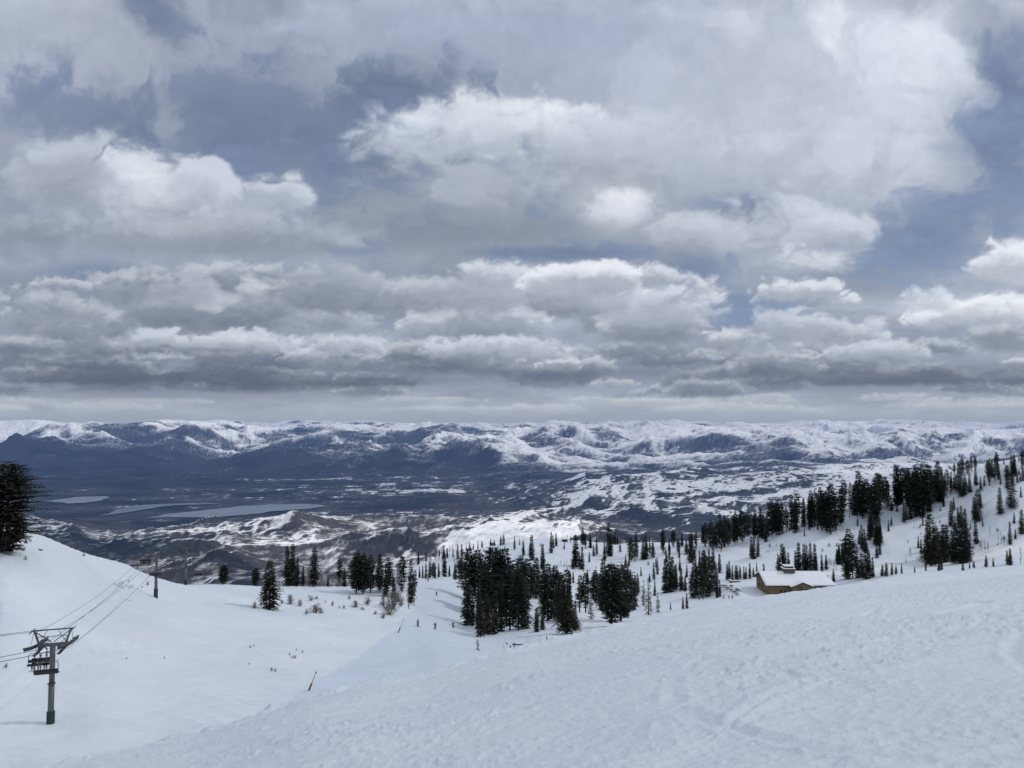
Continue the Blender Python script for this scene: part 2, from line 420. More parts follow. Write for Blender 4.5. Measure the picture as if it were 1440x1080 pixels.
# scattered trees and brush inside the snow
spk = sstep(0.12, 0.5, fbm(XF / 30, YZ / 40, 3, 340, 0.7) + n_med * 0.3)
SN = SN * (1 - 0.55 * spk * np.clip(1.25 - Sv, 0, 1) * (1 - sstep(9000, 16000, YF) * 0.5))
tf = fbm(XF / 700, YF / 700, 5, 350)[..., None]
brush = np.array([0.044, 0.046, 0.056]); conif = np.array([0.012, 0.019, 0.030]); sage = np.array([0.070, 0.070, 0.075])  # conifer and brush tones, with blue haze and shade put into them
dark = conif + (brush - conif) * sstep(-0.5, 0.35, tf)
dark = dark + (sage - dark) * (valley[..., None] * sstep(0.0, 0.6, n_med[..., None]) * 0.5)
dark = dark + (np.array([0.066, 0.058, 0.054]) - dark) * (0.55 * closer * sstep(-.3, .4, n_big))[..., None]
dark = dark * (1 + 0.9 * sstep(0.1, 0.7, fbm(XF / 34, YZ / 50, 3, 360, 0.7))[..., None] * closer[..., None])
snowc = np.array([0.90, 0.91, 0.93])
COLF = dark + (snowc - dark) * SN[..., None]

def far_material():
    k = NT('distant_hills')
    at = k.n('ShaderNodeAttribute', attribute_name='cover')
    ge = k.n('ShaderNodeNewGeometry')
    nz = k.n('ShaderNodeTexNoise', i_Scale=0.02, i_Detail=5.0, i_Roughness=0.65)
    k.l(ge.outputs['Position'], nz.inputs['Vector'])
    mr = k.n('ShaderNodeMapRange'); mr.inputs[1].default_value = .3; mr.inputs[2].default_value = .7
    mr.inputs[3].default_value = .82; mr.inputs[4].default_value = 1.12
    k.l(nz.outputs['Fac'], mr.inputs[0])
    mu = k.n('ShaderNodeVectorMath', operation='SCALE')
    k.l(at.outputs['Color'], mu.inputs[0]); k.l(mr.outputs[0], mu.inputs['Scale'])
    df = k.n('ShaderNodeBsdfDiffuse'); k.l(mu.outputs[0], df.inputs['Color'])
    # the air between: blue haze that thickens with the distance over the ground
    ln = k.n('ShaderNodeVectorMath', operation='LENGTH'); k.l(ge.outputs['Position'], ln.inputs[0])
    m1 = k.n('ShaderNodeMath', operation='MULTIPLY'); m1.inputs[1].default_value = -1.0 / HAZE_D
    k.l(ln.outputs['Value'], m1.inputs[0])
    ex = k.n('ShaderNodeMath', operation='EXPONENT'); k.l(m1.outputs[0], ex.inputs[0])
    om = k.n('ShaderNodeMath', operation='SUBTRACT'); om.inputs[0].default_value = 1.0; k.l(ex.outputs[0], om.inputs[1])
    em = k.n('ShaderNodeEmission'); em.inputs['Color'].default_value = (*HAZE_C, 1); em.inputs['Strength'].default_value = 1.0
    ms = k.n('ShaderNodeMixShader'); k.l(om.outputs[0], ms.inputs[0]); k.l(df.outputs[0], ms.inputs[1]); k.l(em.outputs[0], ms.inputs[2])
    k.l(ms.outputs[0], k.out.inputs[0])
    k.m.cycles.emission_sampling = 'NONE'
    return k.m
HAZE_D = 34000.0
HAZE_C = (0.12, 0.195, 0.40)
MAT_FAR = far_material()
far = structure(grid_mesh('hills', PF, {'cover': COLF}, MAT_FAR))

def far_ground(x, y):
    i = np.interp(y, Y_FAR, np.arange(NR_F)); j = np.interp(x / y, U_FAR, np.arange(NC_F))
    return float(ZF[int(round(i)), int(round(j))])

def snow_material():
    k = NT('snow')
    bs = k.n('ShaderNodeBsdfPrincipled'); bs.inputs['Roughness'].default_value = 0.65
    try: bs.inputs['Specular IOR Level'].default_value = 0.25
    except Exception: pass
    ge = k.n('ShaderNodeNewGeometry')
    n1 = k.n('ShaderNodeTexNoise', i_Scale=0.045, i_Detail=6.0, i_Roughness=0.6); k.l(ge.outputs['Position'], n1.inputs['Vector'])
    n2 = k.n('ShaderNodeTexNoise', i_Scale=8.0, i_Detail=6.0, i_Roughness=0.7); k.l(ge.outputs['Position'], n2.inputs['Vector'])
    mx = k.n('ShaderNodeMix', data_type='RGBA'); mx.inputs[6].default_value = (.70, .76, .84, 1); mx.inputs[7].default_value = (.80, .845, .90, 1)
    mr = k.n('ShaderNodeMapRange'); mr.inputs[1].default_value = .35; mr.inputs[2].default_value = .65; k.l(n1.outputs['Fac'], mr.inputs[0])
    k.l(mr.outputs[0], mx.inputs[0])
    at = k.n('ShaderNodeAttribute', attribute_name='groomed')
    mg = k.n('ShaderNodeMix', data_type='RGBA'); mg.inputs[7].default_value = (.66, .725, .815, 1)
    k.l(at.outputs['Fac'], mg.inputs[0]); k.l(mx.outputs[2], mg.inputs[6])
    af = k.n('ShaderNodeAttribute', attribute_name='sun_strip'); mf = k.n('ShaderNodeMix', data_type='RGBA'); mf.inputs[7].default_value = (.95, .95, .95, 1)
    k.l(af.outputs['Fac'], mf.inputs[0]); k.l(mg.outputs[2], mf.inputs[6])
    k.l(mf.outputs[2], bs.inputs['Base Color'])
    bp = k.n('ShaderNodeBump'); bp.inputs['Strength'].default_value = 0.6; bp.inputs['Distance'].default_value = 0.07
    k.l(n2.outputs['Fac'], bp.inputs['Height'])
    n3 = k.n('ShaderNodeTexNoise', i_Scale=0.55, i_Detail=5.0, i_Roughness=0.6); k.l(ge.outputs['Position'], n3.inputs['Vector'])
    b2 = k.n('ShaderNodeBump'); b2.inputs['Strength'].default_value = 0.35; b2.inputs['Distance'].default_value = 0.5
    k.l(n3.outputs['Fac'], b2.inputs['Height']); k.l(bp.outputs[0], b2.inputs['Normal'])
    k.l(b2.outputs[0], bs.inputs['Normal'])
    k.l(bs.outputs[0], k.out.inputs[0])
    return k.m
MAT_SNOW = snow_material()
# the groomed run: a smooth corridor from below the brow up to the middle crest
gr_c = np.interp(YY, [60, 110, 150, 190, 230, 300, 380, 420], [-30, -29, -28, -28, -30, -36, -47, -52])   # left border x
gr_r = np.interp(YY, [60, 110, 150, 190, 230, 300, 380, 420], [20, 5, 2, -2, -8, -14, -22, -25])
groomed = sstep(gr_c - .8, gr_c + .8, XX) * (1 - sstep(gr_r + 6, gr_r + 14, XX)) * sstep(62, 70, YY) * (1 - sstep(390, 430, YY))
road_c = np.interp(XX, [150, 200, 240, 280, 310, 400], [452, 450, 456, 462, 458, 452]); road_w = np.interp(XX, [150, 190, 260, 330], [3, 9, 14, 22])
sun_strip = (1 - sstep(.7, 1.1, np.abs(YY - road_c + 3 * fbm(XX / 20, YY / 20, 3, 66)) / road_w)) * sstep(165, 185, XX)  # road strip whitened in the base colour to stand for sunlight on it
near_o = structure(grid_mesh('snow_slope', PN, {'groomed': groomed, 'sun_strip': sun_strip}, MAT_SNOW))
import sys; sys.stderr.write('terrain %.1f\n' % (time.time()-T0))

# ---- frozen reservoir on the valley floor
def ice_sheet(name, pix, z, colr):
    pts = []
    for (px, py) in pix:
        u, s = ray(px, py); y = -z / s; pts.append((u * y, y))
    # refine and roughen the shore line
    out = []
    for a, b in zip(pts, pts[1:] + pts[:1]):
        d = math.dist(a, b); n = max(2, int(d / 45))
        for i in range(n):
            t = i / n; x = a[0] + (b[0] - a[0]) * t; y = a[1] + (b[1] - a[1]) * t
            w = math.sin(math.pi * t) * min(60, d * .12)
            out.append((x + w * float(perlin(np.array([x / 160]), np.array([y / 160]), 5)[0]) * 1.5, y + w * 2 * float(perlin(np.array([x / 160 + 9]), np.array([y / 160]), 6)[0]), z))
    me = bpy.data.meshes.new(name); me.from_pydata(out, [], [list(range(len(out)))]); me.update()
    k = NT(name + '_ice')
    df = k.n('ShaderNodeBsdfDiffuse'); ge = k.n('ShaderNodeNewGeometry')
    nz = k.n('ShaderNodeTexNoise', i_Scale=0.004, i_Detail=5.0); k.l(ge.outputs['Position'], nz.inputs['Vector'])
    mx = k.n('ShaderNodeMix', data_type='RGBA'); mx.inputs[6].default_value = (*[c * .8 for c in colr], 1); mx.inputs[7].default_value = (*[min(1, c * 1.15) for c in colr], 1)
    k.l(nz.outputs['Fac'], mx.inputs[0]); k.l(mx.outputs[2], df.inputs['Color']); 
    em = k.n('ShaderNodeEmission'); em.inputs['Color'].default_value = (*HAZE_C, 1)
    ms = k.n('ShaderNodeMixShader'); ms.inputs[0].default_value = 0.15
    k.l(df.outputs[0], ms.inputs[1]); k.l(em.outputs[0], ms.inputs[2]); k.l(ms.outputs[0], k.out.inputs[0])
    k.m.cycles.emission_sampling = 'NONE'
    o = bpy.data.objects.new(name, me); COL.objects.link(o); me.materials.append(k.m)
    return structure(o)
ice_sheet('frozen_lake', [(205,729),(235,727),(300,727),(345,724),(385,718.5),(430,715.5),(462,712),(452,710),(420,708.5),(380,709),(340,711.5),(300,716),(262,720),(232,723)], -793, (.19,.22,.27))
ice_sheet('frozen_lake', [(142,725),(160,719),(180,712),(205,709.5),(245,708),(290,707),(310,708),(280,709.5),(245,710.5),(225,712.5),(205,716),(182,720)], -793, (.15,.18,.23))
ice_sheet('frozen_lake', [(62,705),(85,702),(105,699),(150,697.5),(154,700),(140,704),(120,707),(95,708)], -793, (.22,.25,.30))
# ================================================================== BUILD HELPERS
def tag(o, label, cat, group=None):
    o['label'] = label; o['category'] = cat
    if group: o['group'] = group
    return o
def empty(name, loc, rz=0.0):
    o = bpy.data.objects.new(name, None); COL.objects.link(o)
    o.location = loc; o.rotation_euler = (0, 0, rz); o.empty_display_size = 0.3
    return o
def copy_tree(o, parent=None):
    c = o.copy(); COL.objects.link(c); c.parent = parent
    for ch in o.children: copy_tree(ch, c)
    return c
class MB:
    """collects shapes into one mesh"""
    def __init__(self): self.v = []; self.f = []; self.mi = []; self.cur = 0
    def add(self, vs, fs):
        n = len(self.v); self.v += [tuple(p) for p in vs]; self.f += [tuple(i + n for i in f) for f in fs]; self.mi += [self.cur] * len(fs)
    def box(self, c, s, rz=0.0, taper=1.0):
        hx, hy, hz = s[0] / 2, s[1] / 2, s[2] / 2; cr, sr = math.cos(rz), math.sin(rz); vs = []
        for z, t in ((-hz, 1.0), (hz, taper)):
            for x, y in ((-hx, -hy), (hx, -hy), (hx, hy), (-hx, hy)):
                x *= t; y *= t; vs.append((c[0] + x * cr - y * sr, c[1] + x * sr + y * cr, c[2] + z))
        self.add(vs, [(3, 2, 1, 0), (4, 5, 6, 7), (0, 1, 5, 4), (1, 2, 6, 5), (2, 3, 7, 6), (3, 0, 4, 7)])
    def tube(self, pts, r, n=8, caps=True):
        pts = [Vector(p) for p in pts]; rs = r if isinstance(r, (list, tuple)) else [r] * len(pts)
        rings = []; prev = None
        for i, p in enumerate(pts):
            d = (pts[min(i + 1, len(pts) - 1)] - pts[max(i - 1, 0)]).normalized()
            up = Vector((0, 0, 1)) if abs(d.z) < 0.95 else Vector((1, 0, 0))
            if prev is not None: up = prev
            a = d.cross(up).normalized(); b = a.cross(d).normalized(); prev = b
            rings.append([p + (a * math.cos(2 * math.pi * k / n) + b * math.sin(2 * math.pi * k / n)) * rs[i] for k in range(n)])
        vs = [q for rg in rings for q in rg]; fs = []
        for i in range(len(rings) - 1):
            for k in range(n):
                fs.append((i * n + k, i * n + (k + 1) % n, (i + 1) * n + (k + 1) % n, (i + 1) * n + k))
        if caps: fs.append(tuple(range(n - 1, -1, -1))); fs.append(tuple((len(rings) - 1) * n + k for k in range(n)))
        self.add(vs, fs)
    def beam(self, a, b, w, h):
        """rectangular bar from a to b"""
        a = Vector(a); b = Vector(b); d = (b - a).normalized(); up = Vector((0, 0, 1)) if abs(d.z) < 0.95 else Vector((0, 1, 0))
        s = d.cross(up).normalized() * (w / 2); t = s.cross(d).normalized() * (h / 2)
        vs = [p + i * s + j * t for p in (a, b) for i, j in ((-1, -1), (1, -1), (1, 1), (-1, 1))]
        self.add(vs, [(3, 2, 1, 0), (4, 5, 6, 7), (0, 1, 5, 4), (1, 2, 6, 5), (2, 3, 7, 6), (3, 0, 4, 7)])
    def disc(self, c, axis, r, w, n=14):
        c = Vector(c); ax = Vector(axis).normalized()
        self.tube([c - ax * w / 2, c + ax * w / 2], r, n)
    def build(self, name, mats, parent=None, smooth=False):
        me = bpy.data.meshes.new(name); me.from_pydata(self.v, [], self.f)
        mats = mats if isinstance(mats, (list, tuple)) else [mats]
        for m in mats: me.materials.append(m)
        if len(mats) > 1: me.polygons.foreach_set('material_index', self.mi)
        if smooth: me.shade_smooth()
        me.update()
        o = bpy.data.objects.new(name, me); COL.objects.link(o); o.parent = parent
        return o

# ------------------------------------------------------------------ materials
def foliage_mat(name, dark, light):
    k = NT(name); bs = k.n('ShaderNodeBsdfPrincipled'); bs.inputs['Roughness'].default_value = 0.75
    try: bs.inputs['Specular IOR Level'].default_value = 0.2
    except Exception: pass
    ge = k.n('ShaderNodeNewGeometry'); nz = k.n('ShaderNodeTexNoise', i_Scale=0.7, i_Detail=4.0); k.l(ge.outputs['Position'], nz.inputs['Vector'])
    mr = k.n('ShaderNodeMapRange'); mr.inputs[1].default_value = .35; mr.inputs[2].default_value = .68; k.l(nz.outputs['Fac'], mr.inputs[0])
    mx = k.n('ShaderNodeMix', data_type='RGBA'); mx.inputs[6].default_value = (*dark, 1); mx.inputs[7].default_value = (*light, 1)
    k.l(mr.outputs[0], mx.inputs[0]); k.l(mx.outputs[2], bs.inputs['Base Color']); k.l(bs.outputs[0], k.out.inputs[0])
    return k.m
M_NEEDLE = foliage_mat('needles', (.012, .020, .017), (.036, .052, .038))
M_NEEDLE2 = foliage_mat('needles_olive', (.022, .024, .016), (.050, .052, .034))
M_BRUSHN = foliage_mat('needles_brown', (.040, .032, .026), (.075, .060, .047))
M_BARK = simple_mat('bark', (.060, .050, .043), .9, .35, 2.5, bump=.4)
M_DEAD = simple_mat('dead_wood', (.16, .145, .13), .9, .35, 2.5, bump=.3)
M_ASPEN = simple_mat('aspen_bark', (.19, .175, .165), .9, .4, 1.2)
M_TWIG = simple_mat('twig', (.17, .145, .135), .9, .4, 2.0)
M_SNOWCAP = simple_mat('settled_snow', (.74, .79, .87), .7, .06, 1.5, bump=.2)
M_STEEL = simple_mat('galvanised_steel', (.105, .115, .12), .55, .3, 1.2, metallic=.35, bump=.1)
M_DKSTEEL = simple_mat('dark_steel', (.045, .052, .057), .55, .3, 3.0, metallic=.3)
M_PAD = simple_mat('green_pad', (.012, .045, .043), .8, .3, 4.0, bump=.2)
M_BLACK = simple_mat('black_rubber', (.012, .013, .015), .7, .3, 5.0)
M_ROPE = simple_mat('wire_rope', (.055, .060, .066), .6, .3, 8.0, metallic=.4)
M_WALL = simple_mat('tan_wall', (.165, .122, .070), .85, .18, .8, bump=.15)
M_TRIM = simple_mat('brown_trim', (.055, .036, .024), .8, .3, 2.0)
M_CUP = simple_mat('cupola_wall', (.115, .078, .058), .85, .25, 1.5)
M_SOFFIT = simple_mat('soffit_boards', (.12, .088, .055), .85, .25, 2.0)
M_GLASS = simple_mat('dark_glass', (.012, .015, .02), .15, .3, 1.0)
M_STONE = simple_mat('stone', (.17, .16, .15), .9, .4, 3.0, bump=.6)
M_DWOOD = simple_mat('dark_timber', (.014, .013, .014), .85, .4, 3.0, bump=.3)
M_ORANGE = simple_mat('weathered_orange', (.15, .055, .035), .8, .4, 3.0)
M_GREYPOLE = simple_mat('grey_pole', (.10, .105, .115), .7, .3, 3.0)

# ------------------------------------------------------------------ conifers
def conifer_mesh(seed, H=10.0, rad=1.4, z0=0.6, shape='fir', whorls=30, per=7, droop=0.35, snow=0.05, size=0.30, gap=0.08, lean=0.0):
    """crown made of branches, each carrying many small needle sprays; returns (crown mesh, trunk mesh)"""
    rs = random.Random(seed); V_ = []; F_ = []; MI = []
    blobs = [(rs.uniform(0, 6.28), rs.uniform(.3, 1), rs.uniform(.5, 1.25)) for _ in range(9)]
    for w in range(whorls):
        t = w / (whorls - 1)                                   # 0 bottom .. 1 top
        z = z0 + (H - z0) * (t ** 0.92) + rs.uniform(-.06, .06)
        if shape == 'fir': R = rad * ((1 - t) ** 0.92) * (0.72 + .42 * rs.random()) + 0.04
        elif shape == 'wide': R = rad * ((1 - t) ** 0.62) * (0.80 + .32 * rs.random()) + 0.08
        else: R = rad * (math.sin(math.pi * min(1, (0.12 + t * 0.86))) ** 0.65) * (0.62 + .55 * rs.random()) + 0.1
        if t < 0.10: R *= 0.65 + 3.0 * t
        nb = max(3, int(per * (0.45 + 0.75 * (R / rad))))
        a0 = rs.uniform(0, 6.28)
        for b in range(nb):
            if rs.random() < gap: continue
            a = a0 + 2 * math.pi * b / nb + rs.uniform(-.25, .25)
            Lb = R * rs.uniform(.72, 1.12)
            if shape != 'fir':
                for (ba, bt, bs_) in blobs:
                    da = abs((a - ba + math.pi) % (2 * math.pi) - math.pi)
                    if da < .7 and abs(t - bt) < .13: Lb *= bs_
            up0 = 0.25 if shape == 'pine' else 0.05 + 0.5 * t
            ca, sa = math.cos(a), math.sin(a)
            ns = max(3, int(Lb / (size * 0.50)))
            for s in range(ns):
                f = (s + .6) / ns
                if f < .16 and shape != 'fir': continue
                d = Lb * f; zz = z + d * up0 - droop * d * f * (1.2 - t) + rs.uniform(-.05, .05)
                wdt = size * (1.35 - .75 * f) * rs.uniform(.7, 1.3)
                for side in (-1, 1):
                    px_ = ca * d + rs.uniform(-.07, .07); py_ = sa * d + rs.uniform(-.07, .07)
                    # spray: a narrow triangle pair pointing out and to the side
                    ang = a + side * rs.uniform(.35, 1.15)
                    ex = math.cos(ang) * wdt * 1.5; ey = math.sin(ang) * wdt * 1.5; ez = rs.uniform(-.45, .22) * wdt if size > .21 else rs.uniform(-.5, .75) * wdt
                    qx = -math.sin(ang) * wdt * .42; qy = math.cos(ang) * wdt * .42; qz = rs.uniform(-.35, .35) * wdt
                    n = len(V_)
                    V_ += [(px_ - qx * .5, py_ - qy * .5, zz - qz * .5), (px_ + ex * .55 - qx, py_ + ey * .55 - qy, zz + ez * .6 - qz), (px_ + ex, py_ + ey, zz + ez - .04), (px_ + ex * .5 + qx, py_ + ey * .5 + qy, zz + ez * .4 + qz)]
                    F_.append((n, n + 1, n + 2, n + 3)); MI.append(0)
                if rs.random() < snow * (1.2 - .5 * t):
                    n = len(V_); e = wdt * .75
                    V_ += [(ca * d - sa * e * .5, sa * d + ca * e * .5, zz + .05), (ca * (d + e) , sa * (d + e), zz + .02), (ca * d + sa * e * .5, sa * d - ca * e * .5, zz + .06), (ca * (d - e * .6), sa * (d - e * .6), zz + .09)]
                    F_.append((n, n + 1, n + 2, n + 3)); MI.append(1)
    for s in range(5):                                          # leader
        n = len(V_); z = H - .1 + s * .12; e = .12 - s * .018
        V_ += [(e, 0, z), (0, e, z), (0, 0, z + .3)]; F_.append((n, n + 1, n + 2)); MI.append(0)
        V_ += [(-e, 0, z), (0, -e, z), (0, 0, z + .3)]; F_.append((n + 3, n + 4, n + 5)); MI.append(0)
    me = bpy.data.meshes.new('crown'); me.from_pydata(V_, [], F_)
    me.polygons.foreach_set('material_index', MI); me.update()
    mb = MB()
    mb.tube([(0, 0, -1.2), (0.02, 0, H * .3), (-.02, .02, H * .65), (0, 0, H * .99)], [H * .019, H * .015, H * .009, H * .002], 7)
    for i in range(10 if shape == 'pine' else 5):
        a = rs.uniform(0, 6.28); z = z0 + rs.random() * H * .5; l = rad * .6
        mb.tube([(0, 0, z), (math.cos(a) * l, math.sin(a) * l, z + l * (.2 if shape == 'pine' else -.05))], [H * .005, H * .0015], 4)
    tm = bpy.data.meshes.new('trunk'); tm.from_pydata(mb.v, [], mb.f); tm.materials.append(M_BARK); tm.update()
    return me, tm

def with_mats(me, *ms):
    me2 = me.copy(); me2.materials.clear()
    for m in ms: me2.materials.append(m)
    return me2
PROTO = {}
def proto(key, mat, n, **kw):
    L_ = []
    for i in range(n):
        cm, tm = conifer_mesh(hash_(key) + i * 13, **kw)
        L_.append((with_mats(cm, mat, M_SNOWCAP), tm))
    PROTO[key] = L_
def hash_(s): return sum(ord(c) * (i + 3) for i, c in enumerate(s))
proto('fir', M_NEEDLE, 7, rad=1.6, shape='fir', whorls=32, per=8, z0=.35, size=.30, snow=.02, gap=.16)
proto('snowfir', M_NEEDLE2, 4, rad=1.75, shape='wide', whorls=34, per=9, size=.24, snow=.20, droop=.45, gap=.12)
proto('wide', M_NEEDLE, 4, rad=2.1, shape='wide', whorls=34, per=9, size=.27, snow=.04, gap=.10)
proto('pine', M_NEEDLE, 5, rad=2.35, shape='pine', whorls=30, per=10, z0=.75, size=.30, snow=.02, droop=.14, gap=.16)
proto('brown', M_BRUSHN, 2, rad=1.6, shape='wide', whorls=24, per=6, size=.24, snow=.06, gap=.3)
proto('tall', M_NEEDLE, 4, rad=1.25, shape='pine', whorls=32, per=7, z0=1.5, size=.26, snow=.01, droop=.1, gap=.2)
proto('hero', M_NEEDLE2, 2, rad=3.6, shape='pine', whorls=46, per=15, z0=.4, size=.205, snow=.05, droop=.22, gap=.26)
def bare_mesh(seed, H=6.0, spread=0.33, n=26, trunks=1, base_r=.05, lowest=.3):
    rs = random.Random(seed); mb = MB(); tb = MB()
    for q in range(trunks):
        lx, ly = rs.uniform(-.15, .15) * H * (trunks > 1), rs.uniform(-.15, .15) * H * (trunks > 1)
        ox = rs.uniform(-.12, .12) * (trunks > 1) * H * .5
        top = Vector((lx + ox, ly, H * rs.uniform(.85, 1)))
        base = Vector((ox * .4, 0, -.4)); mid = base.lerp(top, .5) + Vector((rs.uniform(-.05, .05) * H, rs.uniform(-.05, .05) * H, 0))
        tb.tube([base, mid, top], [base_r, base_r * .6, base_r * .15], 5)
        for i in range(n // trunks):
            t = rs.uniform(lowest, .97); p = base.lerp(mid, t * 2) if t < .5 else mid.lerp(top, t * 2 - 1)
            a = rs.uniform(0, 6.28); l = H * spread * (1.1 - t) * rs.uniform(.5, 1.1) + .05 * H
            d = Vector((math.cos(a), math.sin(a), rs.uniform(.7, 1.5))).normalized()
            e = p + d * l
            mb.tube([p, p.lerp(e, .5) + Vector((0, 0, -.03 * l)), e], [base_r * .38, base_r * .25, base_r * .1], 3, False)
            for s_ in range(4):
                b = p.lerp(e, rs.uniform(.3, .95)); dd = Vector((rs.uniform(-1, 1), rs.uniform(-1, 1), rs.uniform(.3, 1.2))).normalized()
                mb.tube([b, b + dd * l * .42], [base_r * .2, base_r * .08], 3, False)
    m1 = bpy.data.meshes.new('twigs'); m1.from_pydata(mb.v, [], mb.f); m1.update()
    m2 = bpy.data.meshes.new('trunk'); m2.from_pydata(tb.v, [], tb.f); m2.update()
    return m1, m2
ASPEN = []
for i in range(5):
    a, b = bare_mesh(50 + i, 9.0, .20, 44, 1, .12, .35); a.materials.append(M_ASPEN); b.materials.append(M_ASPEN); ASPEN.append((a, b))
SHRUB = []
for i in range(6):
    a, b = bare_mesh(80 + i, 1.6, .5, 80, 7, .032, .1); a.materials.append(M_TWIG); b.materials.append(M_TWIG); SHRUB.append((a, b))
SNAG = []
for i in range(2):
    a, b = bare_mesh(120 + i, 10.0, .12, 26, 1, .13, .2); a.materials.append(M_DEAD); b.materials.append(M_DEAD); SNAG.append((a, b))
RT = random.Random(4)
def plant(name, kind, x, y, h, label, cat, group=None, z=None, width=1.0, sink=0.15):
    z = ground(x, y) - sink if z is None else z
    e = empty(name, (x, y, z), RT.uniform(0, 6.28)); tag(e, label, cat, group)
    e.rotation_euler = (RT.uniform(-.025, .025), RT.uniform(-.025, .025), RT.uniform(0, 6.28))
    if kind == 'aspen': (c, t), base, pn = RT.choice(ASPEN), 9.0, 'twigs'
    elif kind == 'shrub': (c, t), base, pn = RT.choice(SHRUB), 1.6, 'twigs'
    elif kind == 'snag': (c, t), base, pn = RT.choice(SNAG), 10.0, 'twigs'
    else: (c, t), base, pn = RT.choice(PROTO[kind]), 10.0, 'crown'
    s = h / base
    e.scale = (s * width, s * width, s)
    co_ = bpy.data.objects.new(pn, c); COL.objects.link(co_); co_.parent = e
    to_ = bpy.data.objects.new('trunk' if kind != 'shrub' else 'stems', t); COL.objects.link(to_); to_.parent = e
    return e
def tree_at(px, py, hpx, kind, label, group=None, ymin=150, ymax=900, name=None, width=None, cat='tree'):
    x, y, z = spot(px, py, ymin, ymax)
    h = hpx * y / F + 0.15
    w_ = width if width is not None else RT.uniform(.85, 1.15) * (1.0 if kind != 'fir' else 1.0)
    nm = name or {'fir': 'fir_tree', 'snowfir': 'fir_tree', 'wide': 'spruce_tree', 'pine': 'pine_tree', 'tall': 'pine_tree', 'hero': 'pine_tree', 'brown': 'spruce_tree', 'aspen': 'aspen_tree', 'snag': 'dead_tree'}[kind]
    return plant(nm, kind, x, y, h, label, cat, group, width=w_)
# ================================================================== TREES
x_, y_, z_ = spot(-26, 770, 100, 190)
plant('pine_tree', 'hero', x_, y_ - 4, 16.5, 'second dark pine merged with the big one, mostly outside the left edge', 'tree', None, width=1.15)
# px, foot row, height in px, kind, label
HERO = [
 (10, 777, 124, 'hero', 'big dark bushy pine leaning over the left snow ridge at the edge of the frame', 100, 190, 1.12),
 (379, 858, 66, 'snowfir', 'snow dusted olive fir standing alone on the bank left of the shrubs', 150, 300, 1.4),
 (359, 822, 25, 'pine', 'low bushy pine just behind the lone snow dusted fir', 150, 300, 1.3),
 (314, 822, 27, 'pine', 'rounded short pine on the knoll right of the farthest lift tower', 150, 300, 1.5),
 (404, 823, 54, 'fir', 'left twin of the tall slim firs on the knoll behind the lone fir', 150, 300, 1),
 (410.5, 823, 57, 'fir', 'right and taller twin of the slim firs on the knoll behind the lone fir', 150, 300, 1),
 (417, 823, 40, 'fir', 'shorter slim fir touching the right side of the tall twin firs', 150, 300, 1),
 (426, 823, 26, 'fir', 'small fir between the twin firs and the broad snow flecked fir', 150, 300, 1),
 (441, 823, 53, 'snowfir', 'broad snow flecked fir standing apart on the knoll crest', 150, 300, 1.1),
 (461, 823, 15, 'fir', 'tiny fir on the knoll crest in front of the bare aspens', 150, 300, 1),
 (477, 823, 40, 'tall', 'slim dark pine on the knoll left of the thick pine clump', 150, 300, 1),
 (484, 824, 25, 'fir', 'short fir between the slim dark pine and the thick pine clump', 150, 300, 1.1),
 (501, 836, 58, 'pine', 'leftmost pine of the thick clump on the knoll', 150, 300, 1),
 (510, 836, 56, 'pine', 'middle pine of the thick clump on the knoll', 150, 300, 1),
 (521, 834, 50, 'pine', 'rightmost pine of the thick clump on the knoll', 150, 300, .95),
 (534, 832, 50, 'wide', 'dark spruce left of the tallest pine at the right end of the knoll', 150, 300, .9),
 (545, 834, 48, 'pine', 'rounded pine behind the two low snowy firs on the knoll end', 150, 300, .8),
 (542, 839, 28, 'snowfir', 'low snowy fir at the left above the reddish bank shrubs', 150, 300, 1.2),
 (554, 842, 28, 'snowfir', 'low snowy fir at the right above the reddish bank shrubs', 150, 300, 1.2),
 (565, 818, 49, 'pine', 'tallest pine at the right end of the knoll next to the run', 150, 320, .75),
 (578, 849, 60, 'snowfir', 'narrow tree with snow shelves standing at the left edge of the groomed run', 150, 300, .8),
 (583, 823, 32, 'tall', 'dark pine just behind the narrow tree with snow shelves', 150, 300, 1),
]
